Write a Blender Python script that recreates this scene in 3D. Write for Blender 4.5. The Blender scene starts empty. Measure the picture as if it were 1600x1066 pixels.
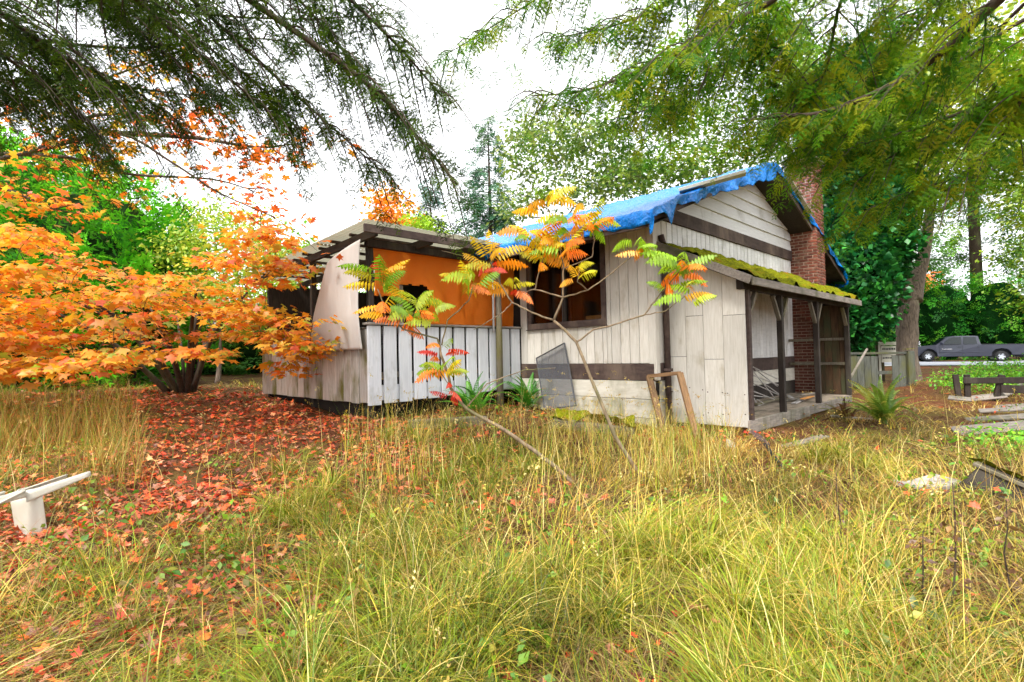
import bpy, bmesh, math, random
import numpy as np
from mathutils import Vector, Matrix, noise as mnoise

random.seed(11)
rng = np.random.default_rng(11)
sc = bpy.context.scene
COL = sc.collection
R = math.radians

# ------------------------------------------------------------------ camera
EYE = np.array([0.0, 0.0, 1.45])
FPX, PITCH, ROLL = 825.0, R(1.5), R(1.3)           # focal length in pixels of a 1600 px wide frame
fw = np.array([0, math.cos(PITCH), math.sin(PITCH)])
_r0 = np.array([1.0, 0, 0]); _u0 = np.array([0, -math.sin(PITCH), math.cos(PITCH)])
rt = _r0*math.cos(ROLL) - _u0*math.sin(ROLL)
up = _u0*math.cos(ROLL) + _r0*math.sin(ROLL)
cam = bpy.data.cameras.new('camera'); camo = bpy.data.objects.new('camera', cam); COL.objects.link(camo)
cam.sensor_width = 36; cam.lens = FPX/1600*36; cam.clip_end = 3000; cam.clip_start = 0.05
camo.matrix_world = Matrix(((rt[0], up[0], -fw[0], EYE[0]), (rt[1], up[1], -fw[1], EYE[1]), (rt[2], up[2], -fw[2], EYE[2]), (0, 0, 0, 1)))
sc.camera = camo

# ------------------------------------------------------------------ sky, sun, exposure (bright overcast)
SUN_EL, SUN_AZ = R(52), R(205)                     # azimuth measured from +Y towards +X: behind the camera, a little left
w = bpy.data.worlds.new('World'); sc.world = w; w.use_nodes = True
nt = w.node_tree; nt.nodes.clear()
o_ = nt.nodes.new('ShaderNodeOutputWorld'); bg = nt.nodes.new('ShaderNodeBackground')
sky = nt.nodes.new('ShaderNodeTexSky'); sky.sky_type = 'NISHITA'; sky.sun_disc = False
sky.sun_elevation = SUN_EL; sky.sun_rotation = SUN_AZ
m1 = nt.nodes.new('ShaderNodeVectorMath'); m1.operation = 'SCALE'; m1.inputs['Scale'].default_value = 0.10
mx = nt.nodes.new('ShaderNodeMix'); mx.data_type = 'RGBA'; mx.inputs[0].default_value = 0.9
mx.inputs[7].default_value = (1.05, 1.06, 1.08, 1)  # even cloud cover
nt.links.new(sky.outputs[0], m1.inputs[0]); nt.links.new(m1.outputs[0], mx.inputs[6])
nt.links.new(mx.outputs[2], bg.inputs[0]); bg.inputs[1].default_value = 0.72
nt.links.new(bg.outputs[0], o_.inputs[0])
sl = bpy.data.lights.new('sun', 'SUN'); sl.energy = 1.5; sl.angle = R(14); sl.color = (1, .96, .9)
so = bpy.data.objects.new('sun', sl); COL.objects.link(so)
sd = Vector((math.sin(SUN_AZ)*math.cos(SUN_EL), math.cos(SUN_AZ)*math.cos(SUN_EL), math.sin(SUN_EL)))
so.rotation_euler = sd.to_track_quat('Z', 'Y').to_euler(); so.location = (0, -20, 30)
sc.view_settings.view_transform = 'Standard'; sc.view_settings.look = 'None'
sc.view_settings.exposure = 1.85; sc.view_settings.gamma = 1.0; sc.view_settings.use_curve_mapping = False
sc.cycles.use_adaptive_sampling = True; sc.cycles.adaptive_threshold = .035; sc.cycles.use_denoising = True
sc.cycles.max_bounces = 5; sc.cycles.diffuse_bounces = 3; sc.cycles.transmission_bounces = 3; sc.cycles.transparent_max_bounces = 8

# ------------------------------------------------------------------ small maths
def at(px, py, Y):
    r = fw + rt*(px-800)/FPX + up*(533-py)/FPX
    return EYE + r*(Y/r[1])
_CP = np.array([  # ground heights read off the photograph: x, y, z
    (0, 0, 0), (0, 3, 0), (3, 4, 0), (-3, 3, .03), (-4.2, 4.6, .1), (1, 6, .05), (3.8, 8.2, .03), (2.4, 8.6, .17), (1.2, 9.8, .28),
    (-2.4, 8.3, .42), (-.3, 10.2, .44), (-5.5, 7, .3), (-6, 11.5, .6), (-9, 14, .75), (-14, 10, .7), (-20, 22, 1.1), (-8, 25, 1.0),
    (6, 7.5, 0), (8, 5, 0), (6.5, 9.7, .06), (9, 11, .1), (12, 15.5, .33), (17, 22, .33), (27, 34, .3), (40, 30, .2), (35, 60, .5),
    (0, 30, .9), (-40, 40, 1.5), (0, 90, 1.5), (60, 90, 1), (-90, 20, 1.5), (90, 10, .2), (0, -30, -.2), (50, -30, 0), (-50, -30, .6)], float)
def gz(x, y):
    x = np.asarray(x, float); y = np.asarray(y, float)
    sh = x.shape; xf = x.ravel(); yf = y.ravel(); out = np.empty(xf.shape)
    for a in range(0, len(xf), 20000):
        X = xf[a:a+20000, None]; Y = yf[a:a+20000, None]
        d2 = (X-_CP[:, 0])**2 + (Y-_CP[:, 1])**2
        wt = 1/(d2 + .8 + .01*(_CP[:, 0]**2+_CP[:, 1]**2))**1.6
        out[a:a+20000] = (wt*_CP[:, 2]).sum(1)/wt.sum(1)
    out += .035*np.sin(xf*1.9+.6)*np.sin(yf*1.6+.4) + .02*np.sin(xf*4.1+yf*2.2)*np.sin(yf*3.7)
    return out.reshape(sh)
def g1(x, y): return float(gz(np.array([x]), np.array([y]))[0])
def ghit(px, py):                                     # where the sight line through a pixel meets the ground
    r = fw + rt*(px-800)/FPX + up*(533-py)/FPX
    t = 1.0
    for i in range(400):
        p = EYE + r*t
        if p[2] <= g1(p[0], p[1]): break
        t *= 1.02
    return p
def S(r, g, b, k=1.0):
    f = lambda c: (c/255/12.92 if c/255 <= .04045 else ((c/255+.055)/1.055)**2.4)*k
    return (f(r), f(g), f(b), 1)

# ------------------------------------------------------------------ materials
MATS = {}
def _new(name):
    m = bpy.data.materials.new(name); m.use_nodes = True
    t = m.node_tree; t.nodes.clear()
    out = t.nodes.new('ShaderNodeOutputMaterial')
    MATS[name] = m
    return m, t, out
def _n(t, kind, **kw):
    n = t.nodes.new('ShaderNode'+kind)
    for k, v in kw.items(): setattr(n, k, v)
    return n
def _mix(t, fac, a, b, mode='MIX'):
    n = _n(t, 'Mix', data_type='RGBA', blend_type=mode)
    for s, v in ((0, fac), (6, a), (7, b)):
        if isinstance(v, (int, float, tuple)): n.inputs[s].default_value = v
        else: t.links.new(v, n.inputs[s])
    return n.outputs[2]
def _ramp(t, fac, stops):
    n = _n(t, 'ValToRGB'); e = n.color_ramp.elements
    e[0].position, e[0].color = stops[0][0], (stops[0][1],)*3+(1,)
    e[1].position, e[1].color = stops[1][0], (stops[1][1],)*3+(1,)
    t.links.new(fac, n.inputs[0]); return n.outputs[0]
def _coords(t, scale=(1, 1, 1), per_object=True):
    tc = _n(t, 'TexCoord'); mp = _n(t, 'Mapping'); mp.inputs['Scale'].default_value = scale
    t.links.new(tc.outputs['Object'], mp.inputs[0])
    oi = _n(t, 'ObjectInfo')
    if per_object:
        sc_ = _n(t, 'Math', operation='MULTIPLY'); sc_.inputs[1].default_value = 37
        t.links.new(oi.outputs['Random'], sc_.inputs[0])
        cb = _n(t, 'CombineXYZ')
        for i in range(3): t.links.new(sc_.outputs[0], cb.inputs[i])
        t.links.new(cb.outputs[0], mp.inputs['Location'])
    return mp.outputs[0], oi.outputs['Random']
def _noise(t, vec, scale, detail=4, rough=.6):
    n = _n(t, 'TexNoise'); n.inputs['Scale'].default_value = scale; n.inputs['Detail'].default_value = detail; n.inputs['Roughness'].default_value = rough
    t.links.new(vec, n.inputs['Vector']); return n.outputs['Fac']
def surf(name, c1, c2, stain=None, grain=(1, 1, 1), scale=6, stain_scale=1.6, stain_amt=(.5, .68), rough=.8, bump=.25, bumpd=.01, var=.25, spec=.3):
    """two-tone grain, per-object brightness variation, optional stains with their own shape, fine relief"""
    m, t, out = _new(name)
    b = _n(t, 'BsdfPrincipled'); b.inputs['Roughness'].default_value = rough; b.inputs['Specular IOR Level'].default_value = spec
    vec, rnd = _coords(t, grain)
    n1 = _noise(t, vec, scale, 6)
    col = _mix(t, _ramp(t, n1, [(.3, 0), (.7, 1)]), c1, c2)
    if stain:
        v2, _ = _coords(t, (1, 1, .45))
        n2 = _noise(t, v2, stain_scale, 5, .65)
        col = _mix(t, _ramp(t, n2, [(stain_amt[0], 0), (stain_amt[1], 1)]), col, stain)
    if var:
        mr = _n(t, 'MapRange'); mr.inputs[3].default_value = 1-var; mr.inputs[4].default_value = 1+var*.4
        t.links.new(rnd, mr.inputs[0])
        hs = _n(t, 'HueSaturation'); t.links.new(mr.outputs[0], hs.inputs['Value']); t.links.new(col, hs.inputs['Color']); col = hs.outputs[0]
    t.links.new(col, b.inputs['Base Color'])
    if bump:
        bp = _n(t, 'Bump'); bp.inputs['Strength'].default_value = bump; bp.inputs['Distance'].default_value = bumpd
        t.links.new(n1, bp.inputs['Height']); t.links.new(bp.outputs[0], b.inputs['Normal'])
    t.links.new(b.outputs[0], out.inputs[0]); return m
def leafm(name, trans=.4, rough=.5, gloss=.05, objcol=False, var=.25, vscale=9):
    m, t, out = _new(name)
    if objcol:
        oi = _n(t, 'ObjectInfo'); base = oi.outputs['Color']
        a = _n(t, 'Attribute', attribute_name='Col'); base = _mix(t, 1.0, base, a.outputs['Color'], 'MULTIPLY')
    else:
        a = _n(t, 'Attribute', attribute_name='Col'); base = a.outputs['Color']
    tc = _n(t, 'TexCoord'); nz = _noise(t, tc.outputs['Object'], vscale, 3)
    mr = _n(t, 'MapRange'); mr.inputs[1].default_value = .3; mr.inputs[2].default_value = .7; mr.inputs[3].default_value = 1-var; mr.inputs[4].default_value = 1+var
    t.links.new(nz, mr.inputs[0])
    hs = _n(t, 'HueSaturation'); t.links.new(mr.outputs[0], hs.inputs['Value']); t.links.new(base, hs.inputs['Color'])
    d = _n(t, 'BsdfDiffuse'); tr = _n(t, 'BsdfTranslucent'); gl = _n(t, 'BsdfGlossy'); gl.inputs['Roughness'].default_value = rough
    t.links.new(hs.outputs[0], d.inputs[0]); t.links.new(hs.outputs[0], tr.inputs[0])
    m1 = _n(t, 'MixShader'); m1.inputs[0].default_value = trans; t.links.new(d.outputs[0], m1.inputs[1]); t.links.new(tr.outputs[0], m1.inputs[2])
    m2 = _n(t, 'MixShader'); m2.inputs[0].default_value = gloss; t.links.new(m1.outputs[0], m2.inputs[1]); t.links.new(gl.outputs[0], m2.inputs[2])
    t.links.new(m2.outputs[0], out.inputs[0]); return m

surf('cream_siding', S(218, 213, 204), S(196, 190, 178), S(142, 128, 92), grain=(6, 6, .5), scale=7, stain_scale=2.2, stain_amt=(.56, .82), bump=.35, var=.16)
surf('white_rail', S(218, 220, 224), S(200, 203, 208), S(132, 130, 112), grain=(6, 6, .5), scale=6, stain_scale=2.4, stain_amt=(.57, .86), bump=.3, var=.1)
surf('grey_side_board', S(202, 195, 186), S(156, 148, 138), S(104, 102, 40), grain=(7, 7, .5), scale=6, stain_scale=1.3, stain_amt=(.5, .66), var=.3)
surf('gable_lap', S(224, 223, 220), S(206, 205, 204), S(140, 134, 118), grain=(.6, 6, 6), scale=5, stain_scale=2, stain_amt=(.54, .82), var=.12)
surf('brown_trim', S(84, 68, 62), S(58, 46, 42), S(110, 94, 82), grain=(1, 1, 3), scale=6, var=.15)
surf('dark_wood', S(62, 52, 46), S(38, 32, 28), S(84, 78, 66), grain=(5, 5, .6), scale=7, var=.25)
surf('grey_wood', S(158, 148, 138), S(112, 104, 96), S(84, 86, 58), grain=(.6, 5, 5), scale=7, var=.25)
surf('grey_wood_v', S(140, 130, 114), S(96, 88, 74), S(100, 96, 50), grain=(5, 5, .6), scale=7, var=.25)
surf('fence_wood', S(104, 106, 98), S(70, 72, 66), S(96, 96, 50), grain=(5, 5, .6), scale=7, var=.25)
surf('brown_frame_wood', S(150, 116, 82), S(104, 78, 54), S(80, 66, 50), grain=(5, 5, .6), scale=6, var=.2)
surf('porch_end_wood', S(104, 78, 54), S(62, 46, 34), S(70, 72, 48), grain=(5, 5, .5), scale=6, var=.3)
surf('floor_wood', S(176, 160, 140), S(120, 106, 92), S(90, 84, 66), grain=(5, .6, 5), scale=6, var=.25)
surf('foundation', S(212, 207, 194), S(188, 181, 166), S(126, 122, 82), grain=(1, .5, 3), scale=5, stain_amt=(.5, .75), var=.1)
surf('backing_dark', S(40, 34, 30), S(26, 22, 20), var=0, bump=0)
surf('brick', S(146, 80, 60), S(108, 60, 48), S(160, 128, 108), scale=14, stain_scale=6, stain_amt=(.5, .72), var=.5, bump=.5)
surf('mortar', S(190, 168, 150), S(160, 140, 124), scale=30, var=0, bump=.4)
surf('bark', S(140, 124, 110), S(72, 62, 54), S(104, 106, 70), grain=(5, 5, 1), scale=5, bump=.9, bumpd=.05, var=.1, stain_amt=(.56, .72))
surf('bark_dark', S(84, 68, 56), S(46, 38, 32), S(90, 92, 60), grain=(6, 6, 1.5), scale=6, bump=.7, bumpd=.02, var=.1)
surf('twig', S(158, 138, 110), S(96, 80, 62), S(96, 100, 58), grain=(4, 4, 1), scale=9, bump=.3, var=.1)
surf('moss', S(132, 134, 18), S(70, 74, 16), S(140, 92, 24), scale=22, stain_scale=4, stain_amt=(.56, .72), rough=.95, bump=.9, bumpd=.03, var=0, spec=.05)
surf('white_lattice', S(200, 194, 188), S(160, 152, 146), grain=(3, 3, 3), scale=6, var=.15)
surf('plastic_white', S(192, 189, 176), S(178, 174, 158), S(140, 134, 104), scale=3, stain_amt=(.6, .85), rough=.42, bump=.05, var=0, spec=.5)
surf('pvc', S(210, 212, 214), S(190, 192, 196), scale=4, rough=.4, var=0, bump=0)
surf('asphalt', S(150, 152, 160), S(128, 130, 138), scale=8, var=0, bump=.1)
surf('paint_line', S(228, 228, 228), S(210, 210, 210), scale=8, var=0, bump=0)
surf('stone_slab', S(186, 180, 172), S(150, 144, 136), S(120, 116, 100), scale=8, var=.2)
surf('rubber', S(30, 30, 32), S(22, 22, 24), scale=8, var=0, rough=.7)
surf('black_plastic', S(36, 36, 40), S(28, 28, 30), scale=8, var=0, rough=.5, bump=0)
surf('curtain', S(84, 46, 36), S(52, 30, 26), scale=4, grain=(1, 3, .4), var=.1)
surf('pine_board', S(226, 160, 90), S(200, 136, 70), grain=(1, .5, 4), scale=5, var=.1)
surf('rusty', S(90, 72, 70), S(60, 48, 50), S(110, 70, 50), scale=6, var=.1)

def metal(name, c, rough, metallic=1.0, coat=0.0):
    m, t, out = _new(name); b = _n(t, 'BsdfPrincipled')
    vec, _ = _coords(t); nz = _noise(t, vec, 5)
    t.links.new(_mix(t, nz, c, tuple(x*.85 for x in c[:3])+(1,)), b.inputs['Base Color'])
    b.inputs['Roughness'].default_value = rough; b.inputs['Metallic'].default_value = metallic; b.inputs['Coat Weight'].default_value = coat; b.inputs['Coat Roughness'].default_value = .08
    t.links.new(b.outputs[0], out.inputs[0])
metal('car_paint', S(34, 38, 54), .4, .1, .35); metal('chrome', S(210, 210, 214), .25); metal('alloy', S(196, 200, 206), .35, .7)
metal('screen_frame', S(90, 90, 92), .5, .6)
metal('head_lamp', S(214, 220, 222), .12, .2, 1.0); metal('tail_red', S(150, 30, 26), .3, 0, .6)
def glassm(name, tint, fac=.82):
    m, t, out = _new(name)
    tr = _n(t, 'BsdfTransparent'); tr.inputs[0].default_value = tint
    gl = _n(t, 'BsdfGlossy'); gl.inputs['Roughness'].default_value = .03
    fr = _n(t, 'LayerWeight'); fr.inputs[0].default_value = 1-fac
    ms = _n(t, 'MixShader'); t.links.new(fr.outputs['Fresnel'], ms.inputs[0]); t.links.new(tr.outputs[0], ms.inputs[1]); t.links.new(gl.outputs[0], ms.inputs[2])
    t.links.new(ms.outputs[0], out.inputs[0])
glassm('window_glass', (.75, .74, .72, 1), .72); metal('car_glass', S(16, 24, 26), .12, 0, 0)
def screenm():
    m, t, out = _new('insect_screen'); d = _n(t, 'BsdfDiffuse'); d.inputs[0].default_value = S(96, 98, 104)
    tr = _n(t, 'BsdfTransparent'); ms = _n(t, 'MixShader'); ms.inputs[0].default_value = .55
    t.links.new(tr.outputs[0], ms.inputs[1]); t.links.new(d.outputs[0], ms.inputs[2]); t.links.new(ms.outputs[0], out.inputs[0])
screenm()
def tarpm(name, c1, c2, rough, bscale, bstr, trans=.0, stretch=(1, 1, 1)):
    m, t, out = _new(name); b = _n(t, 'BsdfPrincipled'); b.inputs['Roughness'].default_value = rough; b.inputs['Specular IOR Level'].default_value = .28
    vec, _ = _coords(t, stretch); n1 = _noise(t, vec, bscale, 5, .55); n2 = _noise(t, vec, bscale*3.3, 3)
    vor = _n(t, 'TexVoronoi', feature='DISTANCE_TO_EDGE'); vor.inputs['Scale'].default_value = bscale*.8; t.links.new(vec, vor.inputs['Vector'])
    t.links.new(_mix(t, n1, c1, c2), b.inputs['Base Color'])
    ad = _n(t, 'Math', operation='MULTIPLY_ADD'); ad.inputs[1].default_value = .35; t.links.new(n2, ad.inputs[0]); t.links.new(n1, ad.inputs[2])
    a2 = _n(t, 'Math', operation='MULTIPLY_ADD'); a2.inputs[1].default_value = .5; t.links.new(vor.outputs['Distance'], a2.inputs[0]); t.links.new(ad.outputs[0], a2.inputs[2])
    bp = _n(t, 'Bump'); bp.inputs['Strength'].default_value = bstr; bp.inputs['Distance'].default_value = .1
    t.links.new(a2.outputs[0], bp.inputs['Height']); t.links.new(bp.outputs[0], b.inputs['Normal'])
    last = b.outputs[0]
    if trans:
        tl = _n(t, 'BsdfTranslucent'); tl.inputs[0].default_value = c1; ms = _n(t, 'MixShader'); ms.inputs[0].default_value = trans
        t.links.new(last, ms.inputs[1]); t.links.new(tl.outputs[0], ms.inputs[2]); last = ms.outputs[0]
    t.links.new(last, out.inputs[0])
tarpm('blue_tarp', S(14, 138, 222), S(0, 92, 190), .26, 3.2, 1.0)
tarpm('orange_tarp', S(255, 166, 56), S(250, 138, 36), .6, 2.2, 1.0, .55)
tarpm('pale_sheet', S(210, 207, 202), S(176, 168, 160), .6, 1.4, .4, .1, (2.4, 2.4, .45))
tarpm('roof_panel', S(186, 182, 158), S(116, 112, 86), .6, 5, .3, .34)
for nm, kw in dict(grass=dict(trans=.22, gloss=.03, var=.25), fallen=dict(trans=.15, var=.3), maple_leaf=dict(trans=.5, var=.18, vscale=3), fir=dict(trans=.4, gloss=.012, var=.3, vscale=2),
                   foliage=dict(trans=.4, var=.3, vscale=1.2), cedar=dict(trans=.25, gloss=.012, var=.35, vscale=1.5), glossy_leaf=dict(trans=.2, gloss=.035, rough=.4, var=.3)).items():
    leafm(nm, **kw)
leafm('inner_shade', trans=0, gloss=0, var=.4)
leafm('sumac_leaf', trans=.45, objcol=True, var=.15); leafm('fern_leaf', trans=.4, objcol=True, var=.2)
def groundm():
    m, t, out = _new('soil'); b = _n(t, 'BsdfPrincipled'); b.inputs['Roughness'].default_value = .95; b.inputs['Specular IOR Level'].default_value = .1
    tc = _n(t, 'TexCoord'); v = tc.outputs['Object']
    n1 = _noise(t, v, 1.1, 6); n2 = _noise(t, v, 28, 6, .7); n3 = _noise(t, v, .35, 4)
    c = _mix(t, _ramp(t, n2, [(.35, 0), (.68, 1)]), S(50, 32, 24), S(120, 86, 56))
    c = _mix(t, _ramp(t, n1, [(.48, 0), (.66, 1)]), c, S(104, 92, 46))
    c = _mix(t, _ramp(t, n3, [(.52, 0), (.66, 1)]), c, S(112, 66, 44))
    t.links.new(c, b.inputs['Base Color'])
    bp = _n(t, 'Bump'); bp.inputs['Strength'].default_value = .8; bp.inputs['Distance'].default_value = .04
    t.links.new(n2, bp.inputs['Height']); t.links.new(bp.outputs[0], b.inputs['Normal'])
    t.links.new(b.outputs[0], out.inputs[0])
groundm()

# ------------------------------------------------------------------ object helpers
def tag(o, label=None, cat=None, group=None, kind=None):
    if label: o['label'] = label
    if cat: o['category'] = cat
    if group: o['group'] = group
    if kind: o['kind'] = kind
    return o
def empty(name, loc=(0, 0, 0), rot=(0, 0, 0)):
    o = bpy.data.objects.new(name, None); o.empty_display_size = .2; COL.objects.link(o)
    o.location = Vector([float(c) for c in loc]); o.rotation_euler = rot; return o
def link(name, me, parent=None):
    o = bpy.data.objects.new(name, me); COL.objects.link(o)
    if parent is not None: o.parent = parent
    return o
def pymesh(name, V, Fs, mat, parent=None, smooth=False):
    me = bpy.data.meshes.new(name); me.from_pydata([tuple(map(float, v)) for v in V], [], [tuple(map(int, f)) for f in Fs])
    me.materials.append(MATS[mat])
    if smooth: me.polygons.foreach_set('use_smooth', [True]*len(me.polygons))
    me.update(); return link(name, me, parent)
_boxes = {}
def boxmesh(sx, sy, sz, mat, bev):
    key = (round(sx, 3), round(sy, 3), round(sz, 3), mat, bev)
    if key not in _boxes:
        bm = bmesh.new(); bmesh.ops.create_cube(bm, size=1); bmesh.ops.scale(bm, vec=(sx, sy, sz), verts=bm.verts)
        if bev: bmesh.ops.bevel(bm, geom=bm.edges[:], offset=min(bev, .4*min(sx, sy, sz)), segments=1, affect='EDGES')
        me = bpy.data.meshes.new('box'); bm.to_mesh(me); bm.free(); me.materials.append(MATS[mat]); _boxes[key] = me
    return _boxes[key]
def box(parent, name, xr, yr, zr, mat, rot=(0, 0, 0), bev=.006, off=(0, 0, 0)):
    o = link(name, boxmesh(xr[1]-xr[0], yr[1]-yr[0], zr[1]-zr[0], mat, bev), parent)
    o.location = ((xr[0]+xr[1])/2-off[0], (yr[0]+yr[1])/2-off[1], (zr[0]+zr[1])/2-off[2]); o.rotation_euler = rot
    return o
def bar(parent, name, a, b, wd, th, mat, bev=.004, roll=0.0):
    """a squared bar between two points"""
    a = Vector(a); b = Vector(b); d = b-a
    o = link(name, boxmesh(wd, th, d.length, mat, bev), parent)
    q = d.to_track_quat('Z', 'Y'); o.rotation_euler = (q @ Matrix.Rotation(roll, 4, 'Z').to_quaternion()).to_euler(); o.location = (a+b)/2
    return o
def tube_geo(pts, rad, sides=6, V=None, Fs=None):
    V = [] if V is None else V; Fs = [] if Fs is None else Fs
    pts = [np.array(p, float) for p in pts]; n = len(pts); base = len(V)
    prev = None
    for i in range(n):
        d = pts[min(i+1, n-1)] - pts[max(i-1, 0)]; d = d/(np.linalg.norm(d)+1e-9)
        if prev is None:
            a = np.cross(d, [0, 0, 1.0]);
            if np.linalg.norm(a) < .1: a = np.cross(d, [1.0, 0, 0])
        else: a = prev - d*(prev@d)
        a = a/(np.linalg.norm(a)+1e-9); prev = a; b = np.cross(d, a)
        r = rad[i] if hasattr(rad, '__len__') else rad
        for k in range(sides):
            t = 2*math.pi*k/sides; V.append(pts[i] + (a*math.cos(t)+b*math.sin(t))*r)
    for i in range(n-1):
        for k in range(sides):
            k2 = (k+1) % sides
            Fs.append((base+i*sides+k, base+i*sides+k2, base+(i+1)*sides+k2, base+(i+1)*sides+k))
    Fs.append(tuple(base+k for k in range(sides))[::-1]); Fs.append(tuple(base+(n-1)*sides+k for k in range(sides)))
    return V, Fs
def wiggle(a, b, n, amp, r=random):
    a = np.array(a, float); b = np.array(b, float); L = np.linalg.norm(b-a)
    return [a+(b-a)*i/(n-1) + (np.array([r.gauss(0, 1), r.gauss(0, 1), r.gauss(0, 1)])*amp*L if 0 < i < n-1 else 0) for i in range(n)]
def tri_mesh(name, V, T, cols, mat, parent=None, smooth=False):
    """big triangle mesh from arrays, one colour per vertex"""
    V = np.asarray(V, np.float32); T = np.asarray(T, np.int32)
    me = bpy.data.meshes.new(name); me.vertices.add(len(V)); me.vertices.foreach_set('co', V.ravel())
    me.loops.add(T.size); me.loops.foreach_set('vertex_index', T.ravel())
    me.polygons.add(len(T)); me.polygons.foreach_set('loop_start', np.arange(0, T.size, 3, dtype=np.int32))
    if smooth: me.polygons.foreach_set('use_smooth', np.ones(len(T), bool))
    me.materials.append(MATS[mat])
    if cols is not None:
        at_ = me.color_attributes.new('Col', 'FLOAT_COLOR', 'POINT')
        c4 = np.ones((len(V), 4), np.float32); c4[:, :3] = cols; at_.data.foreach_set('color', c4.ravel())
    me.update(calc_edges=True); me.validate(); return link(name, me, parent)
def rotm(yaw, pitch, roll):
    yaw, pitch, roll = np.broadcast_arrays(np.asarray(yaw, float), np.asarray(pitch, float), np.asarray(roll, float))
    cy, sy, cp, sp, cr, sr = np.cos(yaw), np.sin(yaw), np.cos(pitch), np.sin(pitch), np.cos(roll), np.sin(roll)
    z = np.zeros_like(cy); o = np.ones_like(cy)
    Rz = np.stack([np.stack([cy, -sy, z], -1), np.stack([sy, cy, z], -1), np.stack([z, z, o], -1)], -2)
    Ry = np.stack([np.stack([cp, z, sp], -1), np.stack([z, o, z], -1), np.stack([-sp, z, cp], -1)], -2)
    Rx = np.stack([np.stack([o, z, z], -1), np.stack([z, cr, -sr], -1), np.stack([z, sr, cr], -1)], -2)
    return Rz @ Ry @ Rx
def scat(tv, tt, pos, Rm, s, cols, tcol=None):
    """replicate a template: returns V, T, C arrays"""
    tv = np.asarray(tv, float); tt = np.asarray(tt, int); N = len(pos); K = len(tv)
    s = np.asarray(s, float); s = s[:, None, None] if s.ndim == 1 else s[:, None, :]
    V = np.einsum('nij,nkj->nki', Rm, tv[None]*s) + np.asarray(pos)[:, None, :]
    T = tt[None]+(np.arange(N)*K)[:, None, None]
    C = np.repeat(np.asarray(cols)[:, None, :], K, 1)
    if tcol is not None: C = C*np.asarray(tcol)[None, :, None]
    return V.reshape(-1, 3), T.reshape(-1, 3), C.reshape(-1, 3)
def cat3(parts):
    V = []; T = []; C = []; n = 0
    for v, t, c in parts: V.append(v); T.append(t+n); C.append(c); n += len(v)
    return np.concatenate(V), np.concatenate(T), np.concatenate(C)
def pal(colors, n, jit=.12, weights=None, k=1.0):
    cs = np.array([S(*c)[:3] for c in colors]); i = rng.choice(len(cs), n, p=weights)
    j = rng.integers(0, len(cs), n); f = rng.random(n)[:, None]*.35
    return np.clip((cs[i]*(1-f)+cs[j]*f)*(1+rng.normal(0, jit, (n, 1)))*k, .003, 1)

# house frame: origin at the house corner, u along the gable wall (away to the right), v along the window wall (away to the left)
TH = R(44.5); HC = np.array([2.4752, 9.1608, 0.0])
HU = np.array([math.cos(TH), math.sin(TH), 0]); HV = np.array([-math.sin(TH), math.cos(TH), 0])
def H(u, v, z=0.0): return HC + HU*u + HV*v + np.array([0, 0, z])
def toH(x, y):
    dx = x-HC[0]; dy = y-HC[1]; return dx*HU[0]+dy*HU[1], dx*HV[0]+dy*HV[1]
def hframe(name, u=0, v=0, z=0): return empty(name, H(u, v, z), (0, 0, TH))
def at_plane(px, py, p0, nrm):
    r = fw + rt*(px-800)/FPX + up*(533-py)/FPX
    return EYE + r*(((np.asarray(p0)-EYE)@nrm)/(r@nrm))
def jit(a): return random.uniform(-a, a)


# ================================================================== the setting
def make_ground():
    n = 190
    s = np.linspace(-1, 1, n); xs = np.sinh(s*6.2)/np.sinh(6.2)*900
    ys = np.sinh(s*6.2)/np.sinh(6.2)*900 + 8
    X, Y = np.meshgrid(xs, ys); Z = gz(X, Y)
    V = np.stack([X, Y, Z], -1).reshape(-1, 3)
    i = np.arange(n*n).reshape(n, n)
    a, b, c, d = i[:-1, :-1].ravel(), i[:-1, 1:].ravel(), i[1:, 1:].ravel(), i[1:, :-1].ravel()
    T = np.concatenate([np.stack([a, b, c], 1), np.stack([a, c, d], 1)])
    o = tri_mesh('ground', V, T, None, 'soil', smooth=True); tag(o, kind='structure')
make_ground()

# road: far right, running past the hedge
RD = np.array([math.cos(R(-30)), math.sin(R(-30)), 0]); RN = np.array([math.sin(R(30)), math.cos(R(30)), 0])
RP = at(1505, 572, 35.5)
def ribbon(name, o0, o1, zoff, mat, L0=-40, L1=60, kind='structure'):
    V = []; Fs = []
    ls = np.linspace(L0, L1, 50)
    for l in ls:
        for o in (o0, o1):
            p = RP + RD*l + RN*o; V.append((p[0], p[1], g1(p[0], p[1])+zoff))
    for i in range(len(ls)-1): Fs.append((2*i, 2*i+2, 2*i+3, 2*i+1))
    return pymesh(name, V, Fs, mat)
tag(ribbon('road', -9.5, 1.2, .05, 'asphalt'), kind='structure')
tag(ribbon('road_edge_line', -9.1, -8.85, .056, 'paint_line'), kind='structure')
tag(ribbon('road_edge_line', .6, .75, .056, 'paint_line'), kind='structure')

# ================================================================== house
house = hframe('house'); tag(house, 'cream board-sided old house with blue-tarped gable roof and brick chimney', 'house')
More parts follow.
